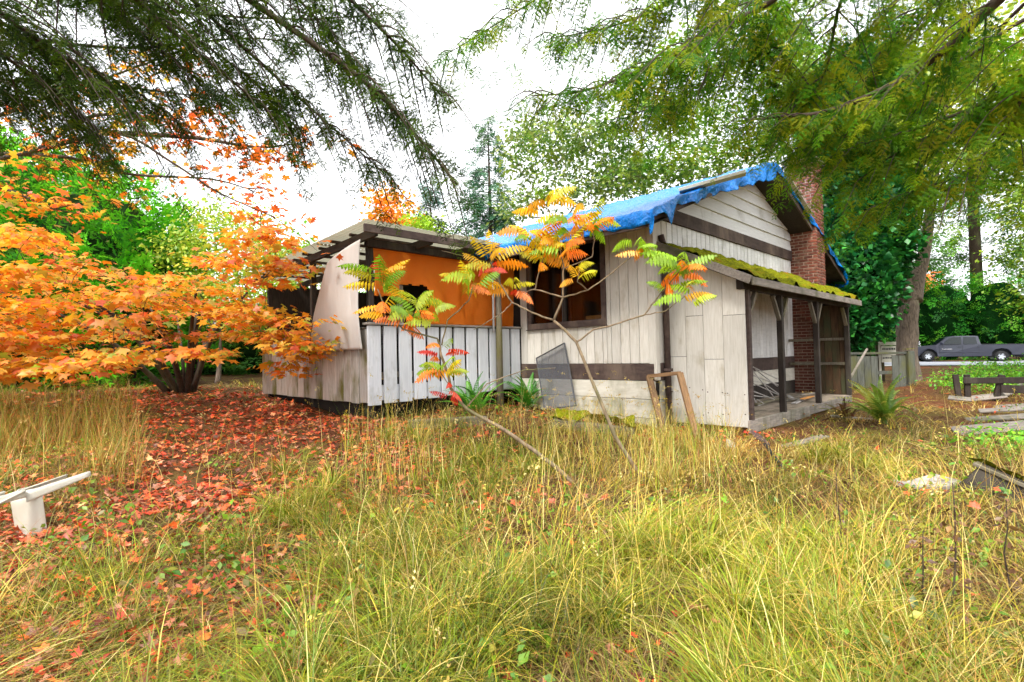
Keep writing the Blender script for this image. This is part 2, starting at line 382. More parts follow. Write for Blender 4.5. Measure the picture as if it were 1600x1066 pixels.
# --- window wall (u = 0)
def wall_ring():                                      # backing with the window opening left out
    bm = bmesh.new()
    def bx(u0, u1, v0, v1, z0, z1):
        r = bmesh.ops.create_cube(bm, size=1); vs = r['verts']
        bmesh.ops.scale(bm, vec=(u1-u0, v1-v0, z1-z0), verts=vs); bmesh.ops.translate(bm, vec=((u0+u1)/2, (v0+v1)/2, (z0+z1)/2), verts=vs)
    bx(0, .12, .003, 1.03, -.3, 3.9); bx(0, .12, 2.95, 8.5, -.3, 3.9); bx(0, .12, 1.03, 2.95, -.3, 2.05); bx(0, .12, 1.03, 2.95, 3.61, 3.9)
    me = bpy.data.meshes.new('wall'); bm.to_mesh(me); bm.free(); me.materials.append(MATS['backing_dark']); return link('wall', me, house)
ww = wall_ring()
for i in range(16):
    v0 = .1 + i*.196; v1 = v0+.187
    segs = [(1.245, 3.84)]
    if v1 > .98 and v0 < 3.0: segs = [(1.245, 1.985), (3.665, 3.84)]
    if v0 < .98 < v1:
        box(ww, 'siding_board', (-.027, -.002), (.983, v1), (1.245, 1.985), 'cream_siding', bev=.008); v1 = .975; segs = [(1.245, 3.84)]
    for z0, z1 in segs:
        box(ww, 'siding_board', (-.028+jit(.003), -.002), (v0, v1), (z0, z1), 'cream_siding', bev=.008)
box(ww, 'corner_trim', (-.04, .0), (-.05, .092), (.95, 3.84), 'cream_siding')
box(ww, 'band_board', (-.045, -.001), (.0, 3.22), (.945, 1.24), 'brown_trim')
for z0, z1 in ((.62, .94), (.29, .612), (-.1, .282)):
    box(ww, 'foundation_board', (-.03+jit(.006), -.001), (.0, 3.22), (z0, z1), 'foundation')
# --- gable wall (v = 0)
def gable_wall():
    P = [(0, -.3), (9.3, -.3), (9.3, 3.75), (4.3, 5.58), (0, 3.9)]
    V = [(u, .0, z) for u, z in P]+[(u, .12, z) for u, z in P]; n = len(P)
    Fs = [tuple(range(n)), tuple(range(2*n-1, n-1, -1))]+[(i, (i+1) % n+0, (i+1) % n+n, i+n)[::-1] for i in range(n)]
    return pymesh('wall', V, Fs, 'backing_dark', house)
gw = gable_wall()
for i in range(36):
    u0 = .1+i*.192
    box(gw, 'siding_board', (u0, u0+.18), (-.028+jit(.003), -.002), (1.245, 3.79), 'cream_siding' if u0 < .3 else 'gable_lap', bev=.008)
box(gw, 'corner_trim', (-.04, .092), (-.045, -.001), (.95, 3.79), 'cream_siding')
box(gw, 'band_board', (.094, 7.0), (-.04, -.001), (.945, 1.24), 'brown_trim')
for z0, z1 in ((.62, .94), (.29, .612), (-.1, .282)):
    box(gw, 'foundation_board', (.094, 3.0), (-.03, -.001), (z0, z1), 'foundation'); box(gw, 'foundation_board', (3.01, 7.0), (-.03, -.001), (z0, z1), 'foundation' if z0 > .5 else 'dark_wood')  # lower far boards coloured dark to stand in for a shaded void
_tb = [(-.35, 3.79), (7.0, 3.79), (7.0, 4.04), (.3, 4.04)]
pymesh('trim_board', [(u, -.07, z) for u, z in _tb]+[(u, -.001, z) for u, z in _tb], [(0, 1, 2, 3), (7, 6, 5, 4), (0, 4, 5, 1), (1, 5, 6, 2), (2, 6, 7, 3), (3, 7, 4, 0)], 'brown_trim', gw)
def roofz(u): return 5.62-.385*(4.3-u) if u < 4.3 else 5.62-.37*(u-4.3)
for i in range(6):                                     # lap siding, each row one board
    z0 = 4.043+i*.27; z1 = z0+.275
    lim = lambda z: (4.3-(5.6-z)/.385, 4.3+(5.6-z)/.37)
    a0, b0 = lim(z0+.02); a1, b1 = lim(min(z1, 5.52)+.02)
    a0 = max(a0, -.4); b0 = min(b0, 9.3); b1 = min(b1, 9.3); zt = min(z1, 5.52)
    V = [(a0, -.06, z0), (b0, -.06, z0), (b1, -.02, zt), (a1, -.02, zt), (a0, -.004, z0), (b0, -.004, z0), (b1, -.004, zt), (a1, -.004, zt)]
    pymesh('lap_board', V, [(0, 1, 2, 3), (7, 6, 5, 4), (0, 4, 5, 1), (1, 5, 6, 2), (2, 6, 7, 3), (3, 7, 4, 0)], 'gable_lap', gw)
bw = box(house, 'wall', (9.18, 9.3), (.125, 8.5), (-.3, 3.7), 'cream_siding'); box(house, 'wall', (.125, 9.17), (8.38, 8.5), (-.3, 3.85), 'cream_siding')
box(house, 'floor', (.13, 9.15), (.13, 8.35), (1.0, 1.15), 'floor_wood'); box(house, 'inner_wall', (1.9, 2.0), (.13, 8.35), (1.16, 3.9), 'curtain')
# --- roof: two slabs, barge boards, eave boards
def slab(name, us, v0, v1, th, mat, zf, parent):
    V = []
    for u in us:
        for v in (v0, v1):
            V += [(u, v, zf(u)), (u, v, zf(u)-th)]
    Fs = []
    for i in range(len(us)-1):
        b = 4*i
        Fs += [(b, b+4, b+6, b+2), (b+1, b+3, b+7, b+5), (b, b+1, b+5, b+4), (b+2, b+6, b+7, b+3)]
    e = 4*(len(us)-1); Fs += [(0, 2, 3, 1), (e, e+1, e+3, e+2)]
    return pymesh(name, V, Fs, mat, parent)
rf = slab('roof', (-1.0, 4.3), -.55, 8.8, .12, 'dark_wood', roofz, house)
rf2 = slab('roof', (4.304, 10.0), -.55, 8.8, .12, 'dark_wood', roofz, house)
for us in ((-1.02, 4.3), (4.304, 10.02)): slab('barge_board', us, -.59, -.553, .15, 'brown_trim', lambda u: roofz(u)+.01, rf)
box(rf, 'eave_board', (-1.04, -1.003), (-.55, 8.8), (3.36, 3.58), 'brown_trim')
slab('soffit', (-.99, -.02), -.5, 8.7, .02, 'dark_wood', lambda u: 3.40+.36*(u+1), rf)
# --- window
wn = box(house, 'window', (-.005, .03), (1.05, 2.93), (2.06, 3.6), 'window_glass', bev=0); wn.data = wn.data.copy()
wn.hide_render = False
def fr(name, v0, v1, z0, z1, u0=-.06, u1=.06, mat='brown_trim'): return box(wn, name, (u0, u1), (v0, v1), (z0, z1), mat, off=wn.location)
fr('frame', .97, 1.075, 2.02, 3.65); fr('frame', 2.9, 3.0, 2.02, 3.65); fr('frame', .973, 2.997, 1.97, 2.09, -.064, .064); fr('frame', .973, 2.997, 3.57, 3.68, -.064, .064)
fr('mullion', 1.95, 2.02, 2.092, 3.568, -.05, .05, 'dark_wood'); fr('sash', 2.022, 2.06, 2.092, 3.568, -.02, .02, 'screen_frame')
fr('window_sill', .95, 3.02, 1.955, 1.969, -.09, .02)
box(house, 'interior_shelf', (.35, .55), (1.12, 1.75), (2.13, 2.2), 'pine_board'); box(house, 'interior_panel', (.7, .74), (1.2, 1.5), (2.25, 2.7), 'fence_wood')
for k in range(7): box(house, 'curtain', (.5+.05*(k % 2), .54+.05*(k % 2)), (1.95+.14*k, 2.08+.14*k), (1.5, 3.62), 'curtain')
# --- brown downpipe in the corner
V, Fs = tube_geo([(.24, -.10, -.1), (.24, -.10, 3.3), (.2, -.06, 3.5)], .055, 10); pymesh('downpipe', V, Fs, 'brown_trim', house, True)
for z in (1.1, 2.6): box(house, 'pipe_bracket', (.17, .31), (-.165, -.05), (z, z+.05), 'brown_trim')
# --- brick chimney
def chimney():
    u0, u1, v0, v1, z1 = 7.0, 7.72, -.66, .03, 6.35
    ch = box(house, 'chimney', (u0+.012, u1-.012), (v0+.012, v1), (-.3, z1), 'mortar', bev=0)
    L, Hh, g = .20, .062, .018
    off = ch.location
    z = .2; r = 0
    n = 0
    while z < z1-.06:
        for k in range(4):                             # face towards the porch (u = u0), running in v
            a = v0 + k*(L+g) - (.11 if r % 2 else 0); b = a+L
            a = max(a, v0); b = min(b, -.002)
            if b-a > .05 and z > 2.2: box(ch, 'brick', (u0-.004+jit(.004), u0+.06), (a, b), (z, z+Hh), 'brick', off=off, bev=.006); n += 1
        for k in range(4):                             # front face (v = v0)
            a = u0 + .064 + k*(L+g) - (.11 if r % 2 else 0); b = a+L
            a = max(a, u0+.064); b = min(b, u1)
            if b-a > .05 and z > 3.0: box(ch, 'brick', (a, b), (v0-.004+jit(.004), v0+.06), (z, z+Hh), 'brick', off=off, bev=.006); n += 1
        z += Hh+g; r += 1
    zz = []                                            # lower courses, deep in the porch shade: one mass of bricks
    bm = bmesh.new(); z = -.1; r = 0
    while z < 2.17:
        for k in range(4):
            a = v0 + k*(L+g) - (.11 if r % 2 else 0); b = min(a+L, -.002); a = max(a, v0)
            if b-a > .05:
                q = bmesh.ops.create_cube(bm, size=1)['verts']; bmesh.ops.scale(bm, vec=(.064, b-a, Hh), verts=q); bmesh.ops.translate(bm, vec=(u0+.028-off[0], (a+b)/2-off[1], z+Hh/2-off[2]), verts=q)
        z += Hh+g; r += 1
    me = bpy.data.meshes.new('brickwork'); bm.to_mesh(me); bm.free(); me.materials.append(MATS['brick']); tag(link('brickwork', me, ch), kind='stuff')
    cap = box(ch, 'chimney_cap', (u0-.06, u1+.06), (v0-.06, v1+.06), (z1, z1+.1), 'mortar', off=off)
chimney()

# ================================================================== blue tarpaulin over the roof
def tarp_blue():
    nu, nv = 150, 130
    us = np.concatenate([np.linspace(-1.44, -1.0, 8), np.linspace(-.95, 10.1, nu-14), np.linspace(10.2, 10.6, 6)]); vs = np.concatenate([np.linspace(-1.02, -.62, 14), np.linspace(-.58, 1.0, 26), np.linspace(1.08, 9.0, nv-40)])
    V = np.zeros((nu, nv, 3))
    for i, u in enumerate(us):
        for j, v in enumerate(vs):
            uu, vv = u, v
            z = None
            n1 = mnoise.noise(Vector((u*.9, v*.9, 3))); n2 = mnoise.noise(Vector((u*2.6, v*2.6, 8))); n3 = mnoise.noise(Vector((u*6, v*6, 1)))
            cu = min(max(u, -1.07), 10.06); cv = max(v, -.64)
            z = roofz(cu) + .05 + .06*abs(n1) + .06*abs(n2) + .03*abs(n3)
            if 3.7 < cu < 4.9: z -= .06*(1-abs(cu-4.3)/.6)
            if u < -1.07:                                # hanging over the eave
                d = (-1.07-u); drop = d*(.62+.35*mnoise.noise(Vector((v*1.3, 2, 0))))
                z -= drop; uu = -1.08 - .05*math.sin(v*5+n1*4)*d/.4 - .04*n2
            elif u > 10.06:
                d = u-10.06; z -= d*1.1; uu = 10.08 + .06*n2
            if v < -.64:                                 # hanging over the rake
                d = (-.64-v); drop = d*(.38+.5*min(1, max(0, (u-.2)/2.6))+.3*mnoise.noise(Vector((u*1.1, 5, 0)))+.25*mnoise.noise(Vector((u*3.7, 2, 0)))+.8*max(0, 1-abs(u+.55)/.22))
                if u > 4.4: drop = d*(.3+.15*mnoise.noise(Vector((u*1.3, 5, 0))))
                z -= drop; vv = -.655 - .06*math.sin(u*4.2+n1*5)*d/.4 - .05*n2*d/.3
                uu = uu + .05*n1
            V[i, j] = (uu, vv, z)
    idx = np.arange(nu*nv).reshape(nu, nv)
    a, b, c, d = idx[:-1, :-1].ravel(), idx[1:, :-1].ravel(), idx[1:, 1:].ravel(), idx[:-1, 1:].ravel()
    T = np.concatenate([np.stack([a, b, c], 1), np.stack([a, c, d], 1)])
    e = hframe('blue_tarpaulin', 0, 0, 0)
    V = V.reshape(-1, 3)
    o = tri_mesh('sheet', V, T, None, 'blue_tarp', e, True)
    sm = o.modifiers.new('thick', 'SOLIDIFY'); sm.thickness = .006
    tag(e, 'crinkled blue plastic tarpaulin draped over the house roof', 'tarpaulin')
tarp_blue()
_rn = -.385*HU+np.array([0, 0, 1.0]); _A = at_plane(1061, 299, H(4.3, 0, 5.75), _rn); _B = at_plane(1165, 270, H(4.3, 0, 5.75), _rn)
wb = empty('white_batten', _A); tag(wb, 'long white batten lying on the blue tarpaulin near the roof peak', 'board')
bar(wb, 'board', (0, 0, 0), _B-_A, .06, .19, 'plastic_white', roll=R(90))
wb2 = hframe('grey_batten', 4.6, -.74, 5.3); tag(wb2, 'short grey batten on the tarpaulin right of the roof peak', 'board')
bar(wb2, 'board', (.2, 0, .05), (1.7, 0, -.5), .03, .1, 'white_lattice', roll=R(90))

# ================================================================== lean-to porch
PO = (.45, -1.37, 0)
porch = hframe('lean_to_porch', PO[0], PO[1], 0); tag(porch, 'sagging lean-to porch with dark posts and a moss-covered roof', 'porch')
def PB(name, xr, yr, zr, mat, parent=None, **k): return box(parent or porch, name, xr, yr, zr, mat, off=PO, **k)
def pp(u, v, z): return (u-PO[0], v-PO[1], z-PO[2])
def proofz(v): return 3.38+.50*v
sw = PB('side_wall', (.462, .5), (-1.36, -.02), (.25, 2.6), 'backing_dark', bev=0)
edges = [-.03, -.36, -.68, -1.02, -1.385]
for k in range(4):
    a, b = edges[k+1]+.004, edges[k]-.004
    seam = [1.35, 2.05, 1.3, 2.02][k]
    for part in (0, 1):
        z0 = .2 if part == 0 else seam+.004; zt = [seam-.004]*2 if part == 0 else [proofz(b)-.1, proofz(a)-.1]
        uo = .425+jit(.004)
        V = [(uo, a, z0), (uo, b, z0), (uo, b, zt[0]), (uo, a, zt[1]), (.46, a, z0), (.46, b, z0), (.46, b, zt[0]), (.46, a, zt[1])]
        V = [pp(*v) for v in V]
        me_ = pymesh('wall_panel', V, [(0, 1, 2, 3)[::-1], (4, 5, 6, 7), (0, 4, 5, 1)[::-1], (1, 5, 6, 2)[::-1], (2, 6, 7, 3)[::-1], (3, 7, 4, 0)[::-1]], 'cream_siding', porch)
        me_.location = (0, 0, 0)
        if part == 0:
            for q in range(4):
                y_ = (a+.04, b-.04)[q % 2]; z_ = .34+.42*(q//2)+jit(.06); PB('nail_head', (uo-.004, uo+.012), (y_-.009, y_+.009), (z_, z_+.018), 'rusty', bev=0)
posts_u = (.5, 2.0, 4.1, 6.5)
for i, u in enumerate(posts_u):
    PB('post', (u, u+.1), (-1.42, -1.32), (.3, 2.42), 'dark_wood' if i else 'brown_trim')
    for s in (-1, 1):
        if (i == 0 and s < 0) or (i == 3 and s > 0): continue
        c = u+.05
        bar(porch, 'knee_brace', pp(c+s*.045, -1.37, 1.98), pp(c+s*.36, -1.37, 2.4), .07, .06, 'grey_wood_v')
PB('beam', (.3, 6.75), (-1.43, -1.31), (2.42, 2.58), 'dark_wood')
for i in range(9): bar(porch, 'rafter', pp(.35+i*.78, -.02, proofz(-.02)-.1), pp(.35+i*.78, -1.55, proofz(-1.55)-.09), .05, .1, 'dark_wood')
def porch_roof():
    V = []; us = (.12, 6.75)
    for u in us:
        for v in (-1.62, .0): V += [pp(u, v, proofz(v)), pp(u, v, proofz(v)-.035)]
    return pymesh('roof', V, [(0, 4, 6, 2), (1, 3, 7, 5), (0, 1, 5, 4), (2, 6, 7, 3), (0, 2, 3, 1), (4, 5, 7, 6)], 'dark_wood', porch)
pr = porch_roof()
PB('fascia', (.12, 6.75), (-1.66, -1.622), (2.44, 2.565), 'grey_wood')
bar(porch, 'rake_board', pp(.1, 0, proofz(0)-.05), pp(.1, -1.62, proofz(-1.62)-.05), .03, .13, 'grey_wood')
def moss_mat(name, parent, fn, nu, nv, amp, gate, seed, off=(0, 0, 0)):
    """lumpy cushion over a surface fn(s,t) -> (x,y,z), gone where the gate noise is low"""
    V = []; C = []; keep = {}
    Fs = []
    for i in range(nu+1):
        for j in range(nv+1):
            s, t = i/nu, j/nv; p = fn(s, t)
            n = mnoise.noise(Vector((p[0]*3.1+seed, p[1]*3.1, p[2]*3.1))); n2 = mnoise.noise(Vector((p[0]*13+seed, p[1]*13, p[2]*13)))
            h = amp*(max(0, n-gate+.35)*1.1 + .28*n2)
            V.append((p[0]-off[0], p[1]-off[1], p[2]+h-.012-off[2])); keep[(i, j)] = h
    for i in range(nu):
        for j in range(nv):
            a = i*(nv+1)+j; Fs.append((a, a+nv+1, a+nv+2, a+1))
    o = pymesh(name, V, Fs, 'moss', parent, True); tag(o, kind='stuff'); return o
moss_mat('moss', pr, lambda s, t: (.14+6.6*s, -1.66+1.6*t, proofz(-1.66+1.6*t)+.012), 240, 56, .12, .1, 4, PO)
for i in range(8): PB('floor_board', (.5+.0*i, 6.6), (-1.36+i*.165, -1.36+i*.165+.158), (.255, .30), 'floor_wood')
PB('rim_board', (.42, 3.4), (-1.42, -1.37), (.1, .306), 'grey_wood', rot=(0, R(.3), 0)); PB('rim_board', (3.42, 6.6), (-1.41, -1.375), (.12, .29), 'grey_wood')
PB('joist', (.5, 6.5), (-1.22, -1.12), (-.08, .2), 'grey_wood_v')
for u in (.55, 3.2, 6.3): PB('pier', (u, u+.16), (-1.3, -1.1), (-.4, .15), 'foundation')
ew = PB('end_wall', (6.66, 6.68), (-1.36, -.69), (.2, 2.6), 'backing_dark', bev=0)
for k in range(4): PB('wall_board', (6.62+jit(.005), 6.657), (-1.35+k*.168, -1.35+k*.168+.162), (.3, 2.5), 'porch_end_wood')
for z in (1.02, 1.62): PB('cross_rail', (6.54, 6.615), (-1.33, -.05), (z, z+.07), 'grey_wood_v')

# things on the porch
def trellis():
    t = hframe('white_trellis', 3.45, -.62, .31); tag(t, 'broken white wooden trellis leaning inside the porch', 'trellis')
    P = lambda s, z: (s*1.0, .46*z/.85*.9, z)          # leaning on the back wall
    bars = [((-.6, .0), (1.25, .08)), ((-.62, .55), (-.05, .82)), ((-.6, .52), (.75, .1)), ((-.05, .82), (1.2, .45)), ((-.05, .8), (.42, .06)), ((-.6, .3), (.3, .06)), ((-.6, .53), (.5, .38)), ((-.3, .64), (1.1, .3)),
            ((-.55, .12), (-.35, .02)), ((-.6, .2), (.2, .1)), ((.2, .7), (.9, .3)), ((.15, .42), (.8, .1)), ((-.6, .0), (-.62, .55))]
    for i, (a, b) in enumerate(bars):
        A = Vector(P(*a)); B_ = Vector(P(*b)); A.y -= .016*(i % 3); B_.y -= .016*(i % 3)
        bar(t, 'slat', A, B_, .032, .014, 'white_lattice', bev=.002)
    bar(t, 'bottom_rail', P(-.65, .03), P(1.3, .06), .06, .05, 'grey_wood_v')
trellis()
for i, (u, v, a, L, m) in enumerate([(2.75, -.95, 8, 1.0, 'white_lattice'), (2.95, -.8, -14, .9, 'grey_wood'), (3.2, -1.0, 3, .8, 'pine_board'), (3.0, -.7, 25, .7, 'white_lattice'), (3.6, -.9, -6, .9, 'grey_wood')]):
    d = hframe('scrap_board', u+1.3, v-.05, .31+.025*i); d.rotation_euler.z += R(a)
    tag(d, ['white scrap board at the bottom of the porch floor heap', 'grey scrap board crossing the heap on the porch floor', 'orange-brown scrap board in the heap on the porch floor', 'short white scrap lath slanting across the porch heap', 'grey scrap board at the far end of the porch heap'][i], 'board', 'scrap boards on the porch floor')
    box(d, 'board', (-L/2, L/2), (-.05, .05), (0, .022), m)

# ================================================================== covered deck
DO = (-3.69, 3.22, 0)
deck = hframe('covered_deck', DO[0], DO[1], 0); tag(deck, 'raised covered deck with white slatted railing and patchy panel roof', 'deck')
def DB(name, xr, yr, zr, mat, parent=None, **k): return box(parent or deck, name, xr, yr, zr, mat, off=DO, **k)
def dp(u, v, z): return (u-DO[0], v-DO[1], z-DO[2])
DB('deck_floor', (-3.64, -.06), (3.28, 8.1), (1.1, 1.2), 'floor_wood')
rail = DB('front_railing', (-3.66, -.06), (3.262, 3.30), (.72, .98), 'white_rail')
ro = rail.location+Vector(DO)
def RB(name, xr, yr, zr, mat, **k): return box(rail, name, xr, yr, zr, mat, off=ro, **k)
for i in range(12):
    u0 = -3.70+i*.307
    RB('railing_board', (u0, min(u0+.248, -.07)), (3.215+jit(.004), 3.258), (.655+i*.009+jit(.01), 2.0), 'white_rail', bev=.005)
RB('rail_cap', (-3.74, -.05), (3.17, 3.33), (2.01, 2.05), 'grey_wood')
RB('top_rail', (-3.62, -.1), (3.262, 3.3), (1.86, 1.98), 'dark_wood')
side = DB('side_railing', (-3.645, -3.61), (3.3, 8.1), (.74, 1.0), 'dark_wood'); so_ = side.location+Vector(DO)
for i in range(17):
    v0 = 3.262+i*.286
    box(side, 'railing_board', (-3.70+jit(.006), -3.655), (v0, v0+.272), (.68+jit(.012), 1.93+jit(.012)), 'grey_side_board', off=so_, bev=.005)
box(side, 'rail_cap', (-3.72, -3.6), (3.35, 8.12), (1.945, 1.98), 'grey_wood', off=so_)
DB('corner_post', (-3.6, -3.5), (3.34, 3.44), (.3, 3.48), 'dark_wood'); DB('post', (-3.6, -3.5), (5.6, 5.7), (.4, 3.4), 'dark_wood'); DB('post', (-3.6, -3.5), (7.95, 8.05), (.4, 3.25), 'dark_wood')
DB('post', (-2.95, -2.86), (3.42, 3.51), (1.2, 3.48), 'grey_wood_v')
V, Fs = tube_geo([dp(-.82, 3.08, .3), dp(-.8, 3.09, 2.0), dp(-.8, 3.1, 3.62)], [.075, .068, .06], 12); pymesh('round_post', V, Fs, 'grey_wood_v', deck, True)
V, Fs = tube_geo([dp(-.94, 3.1, 1.9), dp(-.93, 3.1, 3.5)], .022, 8); pymesh('drain_pipe', V, Fs, 'pvc', deck, True)
def droof(v): return 3.57-.035*(v-2.7)
DB('fascia', (-4.02, -.95), (2.70, 2.74), (3.45, 3.58), 'brown_trim')
DB('end_wall', (-3.55, -.05), (8.0, 8.05), (1.2, 3.2), 'dark_wood')  # added dark panel, blocks the bright sky behind the orange tarp's opening
DB('rail_shade_sheet', (-3.55, -.1), (3.33, 3.345), (1.2, 1.98), 'backing_dark', bev=0)  # added dark sheet, its colour stands for the deck's shaded inside between slats
DB('rail_shade_sheet', (-3.56, -3.545), (3.4, 7.95), (1.2, 1.9), 'backing_dark', bev=0)  # same added sheet of painted shade behind the side boards
DB('front_beam', (-3.7, -.05), (3.2, 3.3), (3.34, 3.46), 'dark_wood')
for u in (-3.78, -2.7, -1.65, -.6): bar(deck, 'rafter', dp(u, 2.745, droof(2.745)-.08), dp(u, 8.3, droof(8.3)-.08), .06, .14, 'dark_wood')
for i in range(9): DB('purlin', (-3.9+.06*(i % 2), -.1), (2.9+i*.6, 2.96+i*.6), (droof(2.9+i*.6)+.002, droof(2.9+i*.6)+.05), 'brown_trim' if i % 3 else 'dark_wood')
def corrugated(u0, u1, v0, v1, z, tilt):
    n = int((u1-u0)/.0125); V = []; Fs = []
    for i in range(n+1):
        u = u0+(u1-u0)*i/n; zz = z+.012*math.sin(2*math.pi*u/.075)
        V += [dp(u, v0, zz+tilt), dp(u, v1, zz-.035*(v1-v0))]
    for i in range(n): Fs.append((2*i, 2*i+2, 2*i+3, 2*i+1))
    o = pymesh('roof_panel', V, Fs, 'roof_panel', deck, True)
for i, (u0, u1) in enumerate(((-4.0, -3.1), (-3.05, -2.2), (-2.3, -1.4), (-1.45, -.5))):
    for v0, v1 in ((2.66, 4.6), (4.5, 6.3), (6.2, 8.4)):
        if (i, v0) in ((2, 4.5),): continue
        corrugated(u0+jit(.03), u1+jit(.03), v0+jit(.06), v1, droof(v0)+.062+(.0 if v0 > 3 else .012)+.006*(i % 2), .0)
for u in (-3.5, -1.9, -.4): DB('pier', (u, u+.14), (3.6, 3.74), (.1, 1.09), 'dark_wood')
DB('pier', (-3.5, -3.36), (6.0, 6.14), (.1, 1.09), 'dark_wood')
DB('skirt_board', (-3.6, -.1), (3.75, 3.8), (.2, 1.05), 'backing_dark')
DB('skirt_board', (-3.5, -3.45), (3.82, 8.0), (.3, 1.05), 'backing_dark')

# orange tarp behind the railing
def cloth(name, label, cat, org, fn, nu, nv, mat, hole=None):
    e = hframe(name, *org); V = []; Fs = []; ok = {}
    for i in range(nu+1):
        for j in range(nv+1):
            u, v, z = fn(i/nu, j/nv); V.append((u-org[0], v-org[1], z-org[2])); ok[i, j] = not (hole and hole(u, v, z))
    for i in range(nu):
        for j in range(nv):
            if ok[i, j] and ok[i+1, j+1] and ok[i+1, j] and ok[i, j+1]:
                a = i*(nv+1)+j; Fs.append((a, a+nv+1, a+nv+2, a+1))
    o = pymesh('sheet', V, Fs, mat, e, True); sm = o.modifiers.new('t', 'SOLIDIFY'); sm.thickness = .004
    tag(e, label, cat); return e
def orange(s, t):
    u = -3.5+3.46*s; z = 2.06+1.36*t
    n = mnoise.noise(Vector((u*1.2, z*1.2, 0))); n2 = mnoise.noise(Vector((u*3.5, z*1.5, 7)))
    return u+.03*n*(1-t), 3.38+.05*math.sin(u*6.5+4*n+z)*(1-.4*t)+.09*n+.05*n2, z
def ohole(u, v, z):
    j = .04*mnoise.noise(Vector((u*9, z*9, 2)))
    return (u < -2.5+j and z < 2.52+j) and not (-2.9 < u < -2.75 and z < 2.2) or (-2.38+j > u and u > -2.92 and z < 2.76+j)
cloth('orange_tarp', 'bright orange tarp screen hung behind the white deck railing', 'tarp', (-3.5, 3.36, 2.06), orange, 90, 50, 'orange_tarp', ohole)
def pale(s, t):
    v0 = 3.12+.1*(1-t)+.22*math.sin(t*3.1)*.6; v1 = 5.3-.8*t**1.6
    zt = 3.42-.2*s; z = 1.6+(zt-1.6)*t; v = v0+(v1-v0)*s
    n = mnoise.noise(Vector((v*1.1, z*.8, 3)))
    return -3.79-.09*math.sin(s*math.pi)*math.sin(t*2.6)-.06*(1-s)*t+.03*n, v, z
cloth('pale_hanging_sheet', 'stiff pale beige sheet hung from the deck roof over the side railing', 'sheet', (-3.75, 3.15, 1.72), pale, 30, 40, 'pale_sheet')
# ================================================================== leaning things by the house wall
def wood_frame():
    a = H(-.5, -.42); a[2] = g1(a[0], a[1])-.03
    e = empty('wooden_frame', a, (0, 0, TH)); tag(e, 'weathered brown timber frame leaning on the corner of the house', 'frame')
    L = 1.12
    B_ = lambda s, t: (s*.98+.0+.22*t, -.12*s+.1*t*.5-.0, t*L)
    p = {}
    for k, (px, py) in dict(bl=(1043, 700), br=(1092, 696), tl=(1014, 588), tr=(1062, 583)).items():
        d = {'bl': (-.62), 'br': (-.62), 'tl': -.16, 'tr': -.16}[k]
        q = at_plane(px, py, H(d, 0), HU); q = q-a
        p[k] = Vector((q@HU, q@HV, q[2]))
    for nm, s, t in (('stile', 'bl', 'tl'), ('stile', 'br', 'tr'), ('top_rail', 'tl', 'tr')): bar(e, nm, p[s], p[t], .10, .06, 'brown_frame_wood')
    bar(e, 'bottom_rail', p['bl'].lerp(p['tl'], .28), p['br'].lerp(p['tr'], .28), .05, .05, 'dark_wood')
wood_frame()
def screen():
    c = [at_plane(px, py, H(d, 0), HU) for px, py, d in ((838, 560, -.1), (882, 536, -.1), (900, 634, -.4), (851, 640, -.42))]
    a = (c[2]+c[3])/2; e = empty('window_screen', a); tag(e, 'grey insect screen propped askew under the window', 'window screen')
    q = [Vector(x-a) for x in c]
    pymesh('mesh_panel', q, [(0, 1, 2, 3)], 'insect_screen', e)
    for i in range(4): bar(e, 'frame_bar', q[i], q[(i+1) % 4], .03, .02, 'screen_frame')
screen()
def edging():
    for i, (pa, pb, lab) in enumerate([((862, 668), (992, 684), 'mossy edging timber lying along the foot of the window wall'), ((640, 672), (760, 664), 'grey edging timber lying under the deck front')]):
        A = ghit(*pa); B_ = ghit(*pb); A[2] += .07; B_[2] += .07
        e = empty('edging_timber', (A+B_)/2); tag(e, lab, 'timber')
        bar(e, 'beam', A-(A+B_)/2, B_-(A+B_)/2, .16, .16, 'grey_wood_v', bev=.02)
        if i == 0:
            M = (A+B_)/2; d = (B_-A); n = np.array([-d[1], d[0], 0]); n /= np.linalg.norm(n)
            moss_mat('moss', e, lambda s, t: tuple(A+d*s+n*(t-.2)*.45+np.array([0, 0, .085])-M), 70, 14, .14, -.1, 9)
edging()
def shovel():
    p = ghit(1200, 712); e = empty('old_shovel', p); tag(e, 'rusty shovel with dark handle lying by the porch corner', 'shovel')
    A = ghit(1228, 738)-p; B_ = at(1192, 690, p[1]-.1)-p
    V, Fs = tube_geo([A, (A+B_)/2, B_], .02, 8); pymesh('handle', V, Fs, 'black_plastic', e, True)
    d = B_-A; d /= np.linalg.norm(d); n = np.cross(d, [0, 1, 0]); n /= np.linalg.norm(n)
    V = []; Fs = []
    for i in range(7):
        for j in range(7):
            s, t = i/6, j/6-.5; wdt = .24*(1-.55*max(0, s-.55)**1.2*1.9); V.append(B_+d*(s*.3)+n*t*wdt+np.array([0, .05*(1-(2*t)**2), 0]))
    for i in range(6):
        for j in range(6): a = i*7+j; Fs.append((a, a+7, a+8, a+1))
    o = pymesh('blade', V, Fs, 'rusty', e, True); o.modifiers.new('t', 'SOLIDIFY').thickness = .006
shovel()
